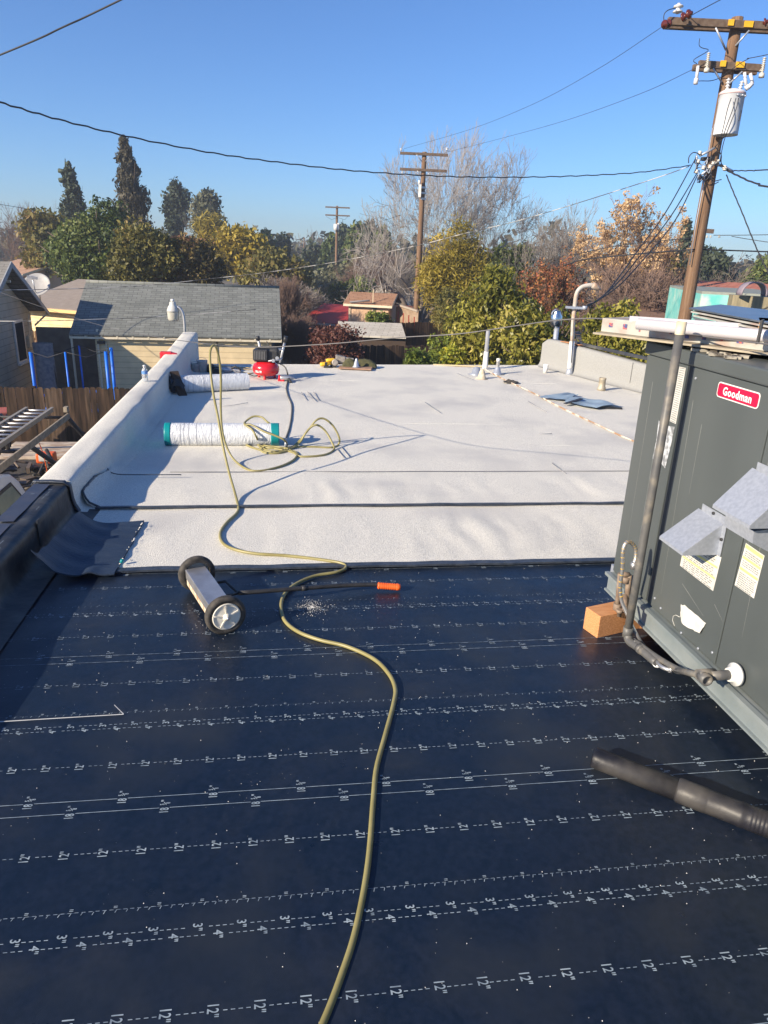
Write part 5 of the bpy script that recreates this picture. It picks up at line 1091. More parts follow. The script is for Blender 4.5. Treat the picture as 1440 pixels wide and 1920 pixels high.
# ================================================================== POLES, LAMPS AND WIRES
def utility_pole(px_top, py_top, d, rb, rt_, label, lean=0):
    top = D(px_top, py_top, d); b = Vector((top.x+lean, top.y, GZ)); t = thing('utility_pole', b, label, 'utility pole', 'wooden utility poles')
    mb = MB(); n = 14; mb.tube([b+(top-b)*(k/n)+Vector((.01*nz(k, 1, 1), .01*nz(k, 2, 1), 0)) for k in range(n+1)], [rb+(rt_-rb)*k/n for k in range(n+1)], 16); mb.build('pole_shaft', M_pole, t)
    return t, b, top
up, pb_, ptp = utility_pole(1383, 33, 19, .185, .125, 'nearest tall wooden utility pole with white transformer, at the right')
ax1 = (D(1430, 49, 18.8)-D(1250, 41, 18.8)).normalized()
def crossarm(par, l, r_, w_=.10, h=.12, m=M_arm, name='crossarm'):
    l = Vector(l); r_ = Vector(r_); d = (r_-l); mb = MB(); mb.box((l+r_)/2, (d.length, w_, h), d.normalized()); return mb.build(name, m, par, bevel=.006)
a1l, a1r = D(1252, 40, 18.8), D(1530, 53, 18.8); crossarm(up, a1l, a1r, .12, .15)
a1l2, a1r2 = a1l+Vector((.04, .36, .02)), a1r+Vector((0, .36, .02)); crossarm(up, a1l2, a1r2, .12, .14)
a2l, a2r = D(1310, 120, 18.8), D(1432, 128, 18.8); crossarm(up, a2l, a2r, .10, .14); crossarm(up, a2l+Vector((0, .34, 0)), a2r+Vector((0, .34, 0)), .10, .13)
M_tagy = mat('yellow_tag', (.80, .46, .02), (.70, .38, .02), scale=30, rough=.5)
def ytag(x, y, w_, h, d=18.72):
    mb = MB(); c = D(x, y, d); mb.box(c, (w_, .012, h), ax1); o = mb.build('yellow_tag', M_tagy, up)
    return c
for x, y, w_ in ((1371, 42, .13), (1404, 45, .20), (1356, 119, .13), (1388, 121, .20)): ytag(x, y, w_, .12)
mb = MB()
for x, y in ((1404, 45), (1388, 121)): put_text(mb, 'HIGH VOLTAGE' if False else 'HHHH', D(x, y, 18.71), ax1, EZ, .05, .8, .03)
mb = MB()
for (x0, y0), (x1, y1) in (((1342, 52), (1361, 94)), ((1405, 57), (1379, 86)), ((1337, 128), (1353, 154)), ((1392, 134), (1366, 158))):
    mb.tube([D(x0, y0, 18.75), D(x1, y1, 18.86)], .02, 6); mb.build('arm_brace', M_galv, up); mb = MB()
M_porc = mat('white_porcelain', (.62, .62, .64), rough=.25); M_brp = mat('brown_porcelain', (.10, .018, .010), rough=.15, coat=.6); M_grp = mat('cream_porcelain', (.55, .53, .48), rough=.35)
def ins(par, c, h, R, m, axis=(0, 0, 1), n=4, name='insulator'):
    prof = [(R*.3, 0)]
    for k in range(n): z = h*(k+.3)/n; prof += [(R*.45, z-.08*h/n), (R, z), (R*.9, z+.25*h/n), (R*.45, z+.3*h/n)]
    mb = MB(); mb.lathe(prof+[(R*.3, h)], c, axis, 16); return mb.build(name, m, par)
c = D(1271, 20, 18.8); ins(up, c-EZ*.06, .2, .11, M_porc, n=2)
mb = MB(); mb.tube([c-EZ*.12, D(1269, 34, 18.8)], .015, 6); mb.build('insulator_pin', M_galv, up)
ins(up, D(1278, 34, 18.6), .26, .10, M_brp, (.5, -.7, .2), 2); ins(up, D(1256, 44, 18.6), .26, .09, M_brp, (-.75, -.5, -.25), 2); ins(up, D(1430, 44, 18.6), .26, .09, M_brp, (.75, -.5, .25), 2)
for (x0, y0), (x1, y1) in (((1329, 98), (1325, 132)), ((1434, 107), (1428, 142))):
    a, b = D(x0, y0, 18.6), D(x1, y1, 18.6); ins(up, b, (a-b).length, .045, M_grp, a-b, 9, 'lightning_arrester')
    mb = MB(); mb.lathe([(.06, 0), (.06, .08)], b-EZ*.04, seg=10); mb.tube([b+(a-b)*.35, b+(a-b)*.35+Vector((.02, .2, 0))], .025, 6); mb.build('arrester_bracket', M_grp, up)
for (x0, y0), (x1, y1), (x2, y2) in (((1309, 124), (1306, 147), (1304, 158)), ((1407, 138), (1411, 156), (1402, 165)), ((1396, 136), (1399, 160), (1403, 168))):
    a, b, c = D(x0, y0, 18.6), D(x1, y1, 18.55), D(x2, y2, 18.55); mb = MB(); mb.tube([a, b], .035, 10); mb.tube([b, c], .05, 6); mb.build('fuse_cutout', M_porc, up)
# transformer
tt = D(1372, 173, 18.62); tb = D(1360, 237, 18.62); td = Vector((0, 0, -1)); Hh = .88; R_ = .27; tcn = Vector(((tt.x+tb.x)/2+.03, 18.62, tt.z))
mb = MB(); mb.lathe([(R_, -Hh), (R_*1.0, -Hh+.02), (R_, -.06), (R_*1.05, -.05), (R_*1.05, -.02), (R_*.9, .02), (R_*.3, .07), (0.01, .075)], tcn, seg=32); tf_ = mb.build('transformer', mat('white_transformer_paint', (.62, .64, .68), (.58, .60, .64), scale=3, rough=.5), up)
mb = MB(); mb.lathe([(R_*1.055, -.055), (R_*1.055, -.03)], tcn, seg=32, caps=False); mb.build('lid_band', mat('pinkish_band', (.62, .42, .40), rough=.6), tf_)
ins(tf_, tcn+Vector((-.14, 0, .03)), .25, .055, M_porc, (-.05, 0, 1), 4, 'bushing'); ins(tf_, tcn+Vector((.14, 0, .02)), .22, .05, M_porc, (.15, 0, 1), 4, 'bushing')
mb = MB()
for dx in (.0, .12, .21): mb.lathe([(.03, 0), (.02, .05)], tcn+Vector((dx, -math.sqrt(max(.01, R_*R_-dx*dx)), -.10)), (0.2, -1, 0), 8)
mb.build('secondary_terminals', M_galv, tf_)
mb = MB(); mb.box(tcn+Vector((-.13, .2, -.12)), (.14, .12, .08)); mb.box(tcn+Vector((-.13, .2, -.65)), (.14, .12, .08)); mb.build('hanger_bracket', M_galv, tf_)
# secondary hardware
for y in (298, 334): c = D(1328 if y == 298 else 1322, y, 19); mb = MB(); mb.lathe([(.175, -.03), (.175, .03)], c, seg=16, caps=False); mb.build('pole_band', M_dark, up)
for x, y in ((1311, 290), (1308, 306), (1336, 309), (1345, 306), (1357, 317), (1305, 325), (1358, 320), (1318, 318), (1330, 316)):
    mb = MB(); mb.lathe([(.02, 0), (.05, .01), (.03, .04), (.05, .07), (.02, .08)], D(x, y, 18.72), (.3, .2, 1), 10); mb.build('spool_insulator', M_grp, up)
r = random.Random(9)
for k in range(13):
    x = r.choice((1306, 1312, 1318, 1333, 1345, 1356)); y = r.uniform(285, 330); a = D(x, y, 18.7); b = D(x+r.uniform(-22, 25), y+r.uniform(-4, 18), 18.75); m_ = (a+b)/2+Vector((r.uniform(-.1, .1), 0, -r.uniform(.08, .25)))
    mb = MB(); mb.tube(smoothpath([a, m_, b], 5), .012, 5); mb.build('jumper_wire', M_wire if k % 3 else M_galv, up)
mb = MB(); mb.tube(smoothpath([D(1291, 306, 18.7), D(1292, 294, 18.7), D(1300, 286, 18.7), D(1310, 288, 18.7)], 5), .012, 5); mb.build('jumper_wire', M_wire, up)
mb = MB(); mb.tube(smoothpath([D(1341, 275, 18.7), D(1352, 290, 18.7), D(1352, 305, 18.7), D(1358, 314, 18.7)], 5), .012, 5); mb.build('jumper_wire', M_wire, up)
mb = MB(); mb.tube([D(1340, 277, 18.75), D(1326, 285, 18.75), D(1312, 292, 18.75)], .03, 6); mb.tube([D(1312, 330, 18.75), D(1325, 320, 18.75), D(1340, 306, 18.75)], .03, 6); mb.tube([D(1340, 306, 18.8), D(1360, 314, 18.8), D(1375, 322, 18.8)], .03, 6); mb.build('guy_clamps', M_galv, up)
mb = MB(); mb.tube([D(1336, 240, 18.82), D(1318, 352, 18.82), D(1305, 420, 18.82), D(1293, 497, 18.82)], .012, 5); mb.build('ground_wire', M_galv, up)
for k, (x0, x1) in enumerate(((1368, 1338), (1377, 1344), (1382, 1350))):
    mb = MB(); mb.tube(smoothpath([D(x0+3, 184, 18.28), D(x0-4+k, 205, 18.12), D(1356+k*5, 240, 18.2), D(1348+k*4, 270, 18.4), D(x1, 303, 18.65)], 5), .009, 6); mb.build('secondary_lead', M_wire, up)
mb = MB(); mb.tube(smoothpath([D(1391, 188, 18.5), D(1387, 222, 18.4), D(1368, 246, 18.5), D(1340, 276, 18.7)], 5), .010, 6); mb.build('secondary_lead', M_wire, up)
mb = MB(); mb.tube(smoothpath([D(1312, 72, 18.6), D(1311, 85, 18.6), D(1317, 90, 18.6), D(1328, 95, 18.6), D(1301, 112, 18.6), D(1307, 120, 18.6)], 4), .008, 4); mb.build('tap_wire', M_wire, up)
mb = MB(); mb.tube(smoothpath([D(1245, 46, 18.6), D(1245, 28, 18.6), D(1253, 19, 18.6), D(1268, 15, 18.7)], 4), .010, 5); mb.build('tap_wire', M_wire, up)
# arm of another pole seen right behind
mb = MB(); mb.box(D(1325, 433, 30), (.5, .12, .2)); mb.build('side_arm', M_arm, up) if False else None
t2_, b2, tp2 = utility_pole(796, 285, 42, .19, .12, 'middle utility pole with two crossarms in front of the big bare tree')
for (x0, y0), (x1, y1) in (((750, 287), (840, 291)), ((750, 317), (838, 321))): crossarm(t2_, D(x0, y0, 41.85), D(x1, y1, 41.85), .12, .13)
mb = MB()
for p in (((781, 290), (791, 303)), ((809, 291), (797, 303)), ((782, 320), (791, 332)), ((808, 321), (798, 332))): mb.tube([D(*p[0], 41.8), D(*p[1], 41.9)], .02, 5)
mb.build('arm_brace', M_galv, t2_)
mb = MB(); mb.box(D(787, 358, 41.7), (.14, .2, .62)); mb.lathe([(.06, 0), (.06, .2)], D(786, 346, 41.7), seg=8); mb.build('capacitor_box', M_wht, t2_)
for y in (352, 362, 373): mb = MB(); mb.lathe([(.165, -.05), (.165, .05)], D(793, y, 42), seg=12, caps=False); mb.build('white_band', M_wht, t2_)
ins(t2_, D(752, 283, 41.85), .14, .08, M_porc, n=2); ins(t2_, D(838, 282, 41.85), .14, .08, M_porc, n=2); ins(t2_, D(754, 328, 41.85), .34, .05, M_porc, n=4)
mb = MB(); mb.tube([D(757, 280, 41.8), D(757, 300, 41.8), D(754, 316, 41.8)], .012, 4); mb.build('tap_wire', M_wire, t2_)
t3_, b3, tp3 = utility_pole(632, 386, 92, .2, .13, 'farther utility pole standing left of the middle one')
for y in (389, 404): crossarm(t3_, D(610, y-1, 91.8), D(656, y+1, 91.8), .14, .15)
mb = MB(); mb.lathe([(.28, 0), (.28, .7)], D(630, 432, 91.6), seg=12); mb.box(D(634, 424, 91.6), (.2, .2, .7)); mb.build('transformer', M_wht, t3_)
mb = MB(); mb.tube([D(612, 406, 91.8), D(622, 412, 91.8), D(631, 408, 91.8)], .02, 4); mb.tube([D(634, 408, 91.8), D(646, 412, 91.8), D(654, 404, 91.8)], .02, 4); mb.build('jumper_wire', M_wire, t3_)
utility_pole(570, 446, 165, .2, .14, 'tiny distant utility pole left of the farther one')
t5_, b5, tp5 = utility_pole(1318, 428, 38, .15, .12, 'wooden utility pole hidden behind the nearest one, its arm showing')
crossarm(t5_, D(1312, 432, 37.8), D(1338, 434, 37.8), .1, .2); 
mb = MB(); mb.tube([D(1313, 447, 37.8), D(1330, 430, 37.8)], .03, 6); mb.build('arm_brace', M_galv, t5_)
for x in (1325, 1332, 1348): ins(t5_, D(x, 446, 37.8), .12, .07, M_grp, n=2)
# street light on the back corner
lp = D(347, 700, 12.35); sl_ = thing('dusk_lamp', lp, 'grey dusk to dawn lamp on curved arm beyond the left parapet end', 'lamp')
mb = MB(); mb.tube(smoothpath([Vector((lp.x, 12.35, -1)), D(347, 650, 12.35), D(346, 610, 12.35), D(343, 588, 12.35), D(336, 577, 12.35), D(328, 576, 12.35)], 6), .022, 10); mb.build('curved_arm', M_alu, sl_)
lc = D(324, 577, 12.35); mb = MB(); mb.lathe([(.03, .10), (.05, .09), (.052, .05), (.075, .02), (.10, -.04), (.10, -.07), (.06, -.07)], lc, seg=24); mb.build('lamp_housing', mat('lamp_grey', (.55, .55, .52), (.48, .48, .46), scale=9, rough=.4), sl_)
mb = MB(); mb.lathe([(.098, -.07), (.092, -.18), (.075, -.215), (.0, -.22)], lc, seg=24, caps=False); mb.build('lamp_shade', mat('frosted_refractor', (.62, .60, .52), rough=.3, trans=.3), sl_)
mb = MB(); mb.lathe([(.028, 0), (.028, .04)], lc+EZ*.10, seg=12); mb.build('photocell', M_wht, sl_)
# service mast
mp_ = Z(1067, 703); my = mp_.y; mt = thing('service_mast', mp_, 'rusty topped service mast with curved weatherhead at the right parapet', 'service mast')
mb = MB(); mb.tube([mp_, D(1073, 640, my)], .042, 14); mb.build('white_sleeve', M_wht, mt)
M_mast = mat('rust_stained_mast', (.34, .28, .22), (.48, .46, .43), scale=6, rough=.6, c3=(.42, .22, .11), s3=4)
mb = MB(); mb.tube(smoothpath([D(1073, 642, my), D(1075, 600, my), D(1078, 572, my), D(1080, 556, my), D(1084, 545, my), D(1092, 538, my), D(1103, 535, my), D(1113, 535, my)], 5), .033, 14); mb.build('mast_pipe', M_mast, mt)
mb = MB(); mb.lathe([(.045, 0), (.05, .04), (.03, .1), (.01, .16)], D(1111, 534, my), (.9, 0, -.45), 12); mb.build('weatherhead', M_mast, mt)
mb = MB(); mb.box(D(1079, 577, my-.05), (.30, .05, .035), (1, 0, -.02)); mb.lathe([(.04, 0), (.04, .05)], D(1096, 580, my-.06), seg=8); mb.build('mast_bracket', M_galv, mt)
mb = MB(); mb.lathe([(.07, .0), (.05, .05), (.044, .11)], mp_, seg=16); mb.build('base_flashing', M_galv, mt)
mb = MB(); mb.tube([D(1076, 600, my-.05), D(1071, 680, my-.05)], .006, 4); mb.build('ground_wire', M_wire, mt)
# B vent beyond the parapet
vb = D(1041, 640, 12.9); bv = thing('flue_pipe', Vector((vb.x, vb.y, -.5)), 'shiny metal flue with square cap behind the right parapet', 'flue')
mb = MB(); mb.lathe([(.045, -1.1), (.045, .38)], vb, seg=16); mb.build('flue_stack', M_galv, bv)
c = D(1042, 607, 12.9); mb = MB(); mb.lathe([(.06, -.06), (.10, -.02), (.105, .12), (.07, .20), (.07, .22)], c, seg=16); mb.build('flue_cap', mat('mirror_galv', (.55, .58, .62), rough=.22, metal=1), bv)
mb = MB(); mb.grid(lambda s, t: c+Vector((.09*math.cos(PI*s), -.05+.1*t, .15+.10*math.sin(PI*s))), 10, 1); mb.build('cap_hoop', M_galv, bv)

def wire(label, pts, r_=.012, m=M_wire, group=None, n=8, name='overhead_wire', wob=0):
    P = smoothpath([D(*p) for p in pts], n)
    if wob: P = [p+EZ*(wob*math.sin(i*1.9)) for i, p in enumerate(P)]
    mb = MB(); mb.tube(P, r_, 6); o = mb.build(name, m); tag(o, label, 'wire', group); return o
wire('thick twisted cable sweeping from the left edge to the nearest pole, below the upper sky', [(-1400, 60, 7), (-500, 95, 7.6), (-60, 178, 9.3), (0, 192, 9.8), (110, 224, 11), (250, 258, 12.3), (400, 287, 13.6), (520, 304, 14.6), (640, 318, 15.4), (760, 327, 16.2), (880, 332, 17), (1000, 332, 17.6), (1100, 329, 18.1), (1200, 323, 18.5), (1295, 310, 18.9)], .011, wob=.008, n=10)
wire('short wire crossing the top left corner of the sky', [(-1500, 560, 9), (-500, 305, 8.4), (0, 103, 8), (120, 50, 8), (232, -3, 8), (900, -330, 7.5), (2200, -900, 7)], .008)
wire('thin high wire from the left brown insulator to the middle pole', [(1245, 48, 18.8), (1120, 130, 23), (1000, 195, 29), (880, 243, 35), (757, 279, 41.8)], .006)
wire('thin high wire from the lower crossarm to the middle pole', [(1306, 127, 18.8), (1200, 176, 23), (1060, 226, 29), (930, 262, 35), (835, 286, 41.8)], .006)
wire('thin wire rising past the top of the nearest pole', [(1290, 32, 18.8), (1350, 0, 17), (1450, -50, 15), (2200, -380, 12)], .008); 
wire('thin wire passing behind the transformer at upper right', [(1310, 152, 18.9), (1345, 148, 19), (1400, 112, 18), (1460, 98, 17), (2200, -60, 13)], .008)
wire('service wire from the nearest pole across the trees to the far left house', [(1292, 312, 18.9), (1230, 334, 19.5), (1127, 367, 21), (1040, 394, 22), (960, 417, 23), (870, 438, 24), (797, 457, 25), (713, 475, 25.5), (607, 495, 26), (490, 512, 26), (400, 522, 26), (277, 535, 25), (150, 541, 24), (0, 544, 22), (-50, 544, 21)], .010, M_wirel)
wire('pale cable hanging from the left house down past the parapet end', [(-50, 530, 19), (0, 548, 19), (100, 583, 16), (200, 613, 12.5), (290, 631, 9.2), (335, 638, 7.2), (400, 646, 5.9), (480, 651, 5.24), (614, 645, 4.97), (747, 633, 4.7), (860, 626, 4.5), (960, 612, 4.35), (1040, 601, 4.2), (1120, 597, 3.95), (1190, 606, 3.6), (1262, 622, 3.2), (1330, 632, 2.95), (1460, 648, 2.6)], .0035, mat('grey_black_cable', (.05, .05, .055), (.16, .15, .15), scale=1.5, rough=.5))
wire('black loop cable drooping from the mast side to the grey pipe', [(1120, 597, 3.96), (1180, 612, 3.6), (1240, 632, 3.3), (1262, 640, 3.2)], .0035)
wire('thin wire in front of the garage roof at left', [(-40, 602, 20), (60, 602, 20), (200, 598, 21), (330, 592, 22), (480, 580, 23)], .010, M_wirel)
for k, (x1, y1, lab) in enumerate(((1112, 570, 'uppermost of the wires running from the nearest pole down to the mast'), (1100, 577, 'middle one of the wires running from the nearest pole down to the mast'), (1090, 583, 'lowest of the wires running from the nearest pole down to the mast'))):
    xs = (1306, 1306, 1308)[k]; wire(lab, [(xs, (294, 326, 328)[k], 18.8), (1250+k*8, (395, 405, 413)[k], 16.6), (1200+k*6, (464, 472, 480)[k], 14.9), (1160, (520, 528, 536)[k], 13.2), (x1+14, y1-10, 12), (x1-12, y1+2, 11.5)], .012, group=None)
wire('thick horizontal cable right of the nearest pole', [(1060, 497, 24), (1100, 486, 22.5), (1200, 476, 21), (1285, 469, 19), (1320, 468, 19), (1440, 472, 19), (1520, 474, 19), (2300, 500, 19)], .018)
wire('second cable just above the thick horizontal one, behind golden tree', [(1075, 478, 26), (1130, 466, 25), (1190, 456, 24.5), (1300, 446, 24)], .012)
wire('wavy wire leaving the right side of the nearest pole at crossbar height', [(1376, 320, 19), (1410, 320, 18), (1500, 320, 16), (2300, 340, 13)], .013, wob=.006)
wire('double cable drooping to the right edge from the nearest pole', [(1360, 318, 19), (1385, 330, 18), (1420, 344, 17), (1500, 352, 15), (2300, 370, 12)], .02, wob=.006)
wire('twisted drop wire falling steeply from the nearest pole to the right edge', [(1362, 328, 19), (1375, 360, 18.5), (1392, 400, 18), (1410, 445, 17.5), (1425, 480, 17), (1445, 520, 16.5)], .014, wob=.006)
wire('thin far wire from the hidden pole arm to the right edge', [(1338, 441, 37.8), (1380, 441, 37), (1450, 440, 36)], .016)
wire('lower far wire from the hidden pole arm to the right edge', [(1372, 443, 37.8), (1400, 448, 37), (1460, 457, 36)], .016)
wire('thin slanting wire linking the two far poles at centre', [(752, 403, 42), (700, 420, 58), (650, 437, 80), (600, 462, 110)], .012)
wire('short bit of far wire at the left edge among trees', [(-20, 380, 40), (40, 390, 42), (90, 402, 44)], .012)

# ================================================================== TREES AND SHRUBS
def leaf_mesh(name, centers, tints, per, spread, size, aspect, seed, m, parent, up=.3, outward=None):
    rg = np.random.default_rng(seed); C_ = np.repeat(centers, per, 0); N = len(C_)
    T = np.clip(np.repeat(tints, per)+rg.normal(0, .16, N), 0, 1)
    off = rg.normal(0, 1, (N, 3)); off /= np.linalg.norm(off, axis=1)[:, None]+1e-9; off *= (rg.random(N)**.5)[:, None]*spread
    P_ = C_+off
    a = rg.normal(0, 1, (N, 3)); a[:, 2] -= up
    if outward is not None: a += (P_-outward)/ (np.linalg.norm(P_-outward, axis=1)[:, None]+1e-9)*.6
    a /= np.linalg.norm(a, axis=1)[:, None]; b = np.cross(a, rg.normal(0, 1, (N, 3))); b /= np.linalg.norm(b, axis=1)[:, None]+1e-9
    sz = size*rg.uniform(.6, 1.3, N); a = a*sz[:, None]; b = b*(sz*aspect)[:, None]
    v = np.stack([P_-a*.5, P_+b*.5, P_+a*.5, P_-b*.5], 1).reshape(-1, 3)
    me = bpy.data.meshes.new(name); me.vertices.add(N*4); me.vertices.foreach_set('co', v.ravel())
    me.loops.add(N*4); me.loops.foreach_set('vertex_index', np.arange(N*4)); me.polygons.add(N); me.polygons.foreach_set('loop_start', np.arange(N)*4)
    me.polygons.foreach_set('loop_total', np.full(N, 4)) if False else None
    me.update(calc_edges=True)
    at = me.attributes.new('tint', 'FLOAT', 'FACE'); at.data.foreach_set('value', T.astype(np.float32))
    return link(name, me, m, parent)
def crown_points(c, rx, ry, rz, K, n, kind, seed):
    rg = np.random.default_rng(seed); c = np.array(c)
    if kind in ('cone', 'column', 'flame'):
        pts = []; tn = []
        for k in range(K):
            h = (k+.5)/K*1.0; rr = {'cone': (1-h)**.8*1.0+.04, 'column': (1-abs(2*h-1)**3)*.95+.05, 'flame': math.sin(PI*min(1, h*.9+.12))**.8*(1-.5*h)+.05}[kind]
            for q in range(max(2, int(6*rr))):
                an = rg.random()*6.28; r0 = rr*.62*rg.random()**.5; bc = np.array([math.cos(an)*r0*rx, math.sin(an)*r0*ry, (2*h-1)*rz+rg.normal(0, rz*.03)])
                br = rr*.42; m_ = max(3, n//(K*4)); d = rg.normal(0, 1, (m_, 3)); d /= np.linalg.norm(d, axis=1)[:, None]
                p = bc+d*np.array([rx*br, ry*br, max(rz*1.6/K, rx*br)*.9])*rg.uniform(.6, 1.05, m_)[:, None]; pts.append(p); tn.append(np.full(m_, rg.normal(.5, .14)))
        return np.concatenate(pts)+c, np.concatenate(tn)
    pts = []; tn = []
    for k in range(K):
        d = rg.normal(0, 1, 3); d /= np.linalg.norm(d); r0 = rg.uniform(.35, .74); bc = d*r0*np.array([rx, ry, rz]); br = rg.uniform(.26, .44)
        m_ = n//K; e = rg.normal(0, 1, (m_, 3)); e /= np.linalg.norm(e, axis=1)[:, None]
        p = bc+e*br*np.array([rx, ry, min(rz, rx*1.3)])*rg.uniform(.70, 1.06, m_)[:, None]; pts.append(p); tn.append(np.full(m_, rg.normal(.5, .15)))
    return np.concatenate(pts)+c, np.concatenate(tn)
def geo(px, ytop, ybot, wpx, d):
    t = D(px, ytop, d); b = D(px, ybot, d); w_ = (D(px+wpx/2, (ytop+ybot)/2, d)-D(px-wpx/2, (ytop+ybot)/2, d)).length
    return Vector((t.x, d, (t.z+b.z)/2)), w_/2, (t.z-b.z)/2
def tree(name, label, cat, px, ytop, ybot, wpx, d, m, kind='round', K=12, n=420, per=14, leaf=.22, spread=None, aspect=.5, seed=1, group=None, depth=1.0, trunk=None, bark=None, up=.3):
    c, rx, rz = geo(px, ytop, ybot, wpx, d); t = thing(name, Vector((c.x, c.y, GZ)), label, cat, group)
    P_, T_ = crown_points((c.x, c.y+rx*depth*.2, c.z), rx, rx*depth, rz, K, n, kind, seed)
    P_ = P_[P_[:, 2] > GZ+.1]; T_ = T_[:len(P_)]
    leaf_mesh('crown', P_, T_, per, spread or rx*.13, leaf, aspect, seed, m, t, up)
    r = random.Random(seed); mb = MB(); rt0 = trunk or max(.06, rx*.07); top = Vector((c.x, c.y+rx*.2, c.z+rz*.5)); b = Vector((c.x, c.y+rx*.2, GZ-.1))
    mb.tube([b, b+(top-b)*.35+Vector((r.uniform(-.1, .1)*rx, 0, 0)), b+(top-b)*.7, top], [rt0*1.2, rt0, rt0*.6, rt0*.2], 8)
    for k in range(7):
        f = r.uniform(.25, .8); p = b+(top-b)*f; e = Vector((c.x+r.uniform(-.8, .8)*rx, c.y+r.uniform(-.6, .6)*rx*depth, c.z+r.uniform(-.5, .8)*rz)); mb.tube([p, (p+e)/2+EZ*-.05*rx, e], [rt0*.5, rt0*.3, rt0*.08], 5)
    mb.build('trunk', bark or M_bark, t); return t
def bare(name, label, px, ybase, ytop, wpx, d, m, seed=1, stems=3, depth=5, r0=.16, spread=.55, leafy=None, cat='bare tree', group=None, trunkm=None, droop=0, base_px=None, twig=.011, kids=3):
    c, rx, rz = geo(px, ytop, ybase, wpx, d); bp_ = base_px if base_px else px
    b = Vector((D(bp_, ytop, d).x, d, GZ)); H = c.z+rz-GZ; t = thing(name, b, label, cat, group); r = random.Random(seed); mT = MB(); mB = MB(); tips = []
    def grow(p, dr, L, rad, lev):
        n = 4; pts = [p]; q = p.copy(); v = dr.copy()
        for i in range(n):
            v = (v+Vector((r.gauss(0, .13), r.gauss(0, .13), r.gauss(0.03-droop*(lev < 2), .10)))).normalized(); q = q+v*(L/n); pts.append(q.copy())
        radii = [max(twig, rad*(1-.6*i/n)) for i in range(n+1)]
        (mT if lev >= depth-1 else mB).tube(pts, radii, 6 if lev >= depth-1 else 3, caps=False)
        if lev <= 0: tips.append(pts[-1]); return
        if lev == 1: tips.append(pts[2])
        for k in range(kids+(lev == depth)):
            i = r.choice((1, 2, 3, 4, 4)) if k else 4; az = r.uniform(0, 6.283); sp = spread*r.uniform(.5, 1.25)
            o = v.orthogonal().normalized(); o2 = v.cross(o); w_ = (v*math.cos(sp)+(o*math.cos(az)+o2*math.sin(az))*math.sin(sp)+EZ*.12*(1-droop*4)).normalized()
            grow(pts[i], w_, L*r.uniform(.6, .85), radii[i]*.66, lev-1)
    for s in range(stems):
        a = r.uniform(0, 6.28); k = rx/H*1.1; grow(b+Vector((math.cos(a)*.2, math.sin(a)*.2, 0)), Vector((math.cos(a)*k*r.uniform(.2, 1), math.sin(a)*k, 1)).normalized(), H*.34, r0, depth)
    # fit the grown tree into its height and width
    va = np.array(mB.v+mT.v); mx = va[:, 2].max(); hw_ = np.percentile(abs(va[:, 0]-b.x), 97); sz = H/(mx-GZ); sx = rx/hw_ ; cx = c.x-b.x
    def fit(V):
        out = []
        for x, y, z in V: f = (z-GZ)/(mx-GZ); out.append((b.x+(x-b.x)*(1+(sx-1)*min(1, f*2))+cx*min(1, f*1.5), b.y+(y-b.y)*(1+(sx-1)*min(1, f*2)), GZ+(z-GZ)*sz))
        return out
    mB.v = fit(mB.v); mT.v = fit(mT.v); tp = fit([tuple(p) for p in tips])
    mT.build('trunk', trunkm or m, t); mB.build('branches', m, t)
    if leafy:
        lm, per, sp, size, frac = leafy; tp = [p for p in tp if r.random() < frac]; rg = np.random.default_rng(seed)
        leaf_mesh('crown', np.array(tp), rg.random(len(tp)), per, sp, size, .6, seed, lm, t)
    return t
G = lambda *c: list(c)
L_dkgreen = leafmat('dark_green_leaves', [(0.024, 0.043, 0.014), (0.068, 0.101, 0.027), (0.135, 0.176, 0.047), (0.270, 0.284, 0.095)])
L_olive = leafmat('olive_leaves', [(0.045, 0.048, 0.015), (0.135, 0.128, 0.033), (0.240, 0.210, 0.053), (0.300, 0.180, 0.075)])
L_redol = leafmat('reddish_olive_leaves', [(0.038, 0.033, 0.015), (0.112, 0.093, 0.030), (0.195, 0.150, 0.053), (0.255, 0.128, 0.075)])
L_brown = leafmat('brown_conifer_needles', [(.040, .038, .022), (.095, .085, .050), (.16, .135, .09)])
L_conif = leafmat('dusky_conifer_needles', [(0.030, 0.041, 0.024), (0.061, 0.081, 0.047), (0.108, 0.128, 0.068)])
L_yolive = leafmat('golden_olive_leaves', [(0.075, 0.069, 0.013), (0.213, 0.175, 0.025), (0.375, 0.288, 0.037), (0.475, 0.350, 0.050)])
L_magn = leafmat('glossy_yellow_green_leaves', [(0.047, 0.061, 0.014), (0.176, 0.176, 0.027), (0.338, 0.311, 0.054), (0.513, 0.432, 0.135)], rough=.35)
L_hedge = leafmat('bright_green_leaves', [(0.045, 0.068, 0.015), (0.150, 0.195, 0.030), (0.330, 0.360, 0.045), (0.600, 0.510, 0.045)])
L_maroon = leafmat('maroon_leaves', [(0.065, 0.023, 0.018), (0.143, 0.052, 0.039), (0.247, 0.111, 0.078)])
L_orange = leafmat('orange_red_leaves', [(0.088, 0.069, 0.025), (0.200, 0.088, 0.037), (0.400, 0.112, 0.050), (0.375, 0.200, 0.062)])
L_gold = leafmat('dry_golden_seed_pods', [(.42, .26, .12), (.62, .42, .22), (.72, .52, .30)])
L_grgreen = leafmat('greyish_green_leaves', [(0.070, 0.077, 0.049), (0.140, 0.147, 0.084), (0.210, 0.196, 0.112)])
L_citrus = leafmat('citrus_leaves', [(.04, .07, .012), (.13, .18, .03), (.25, .28, .05)])
ev = 'evergreens behind the houses'
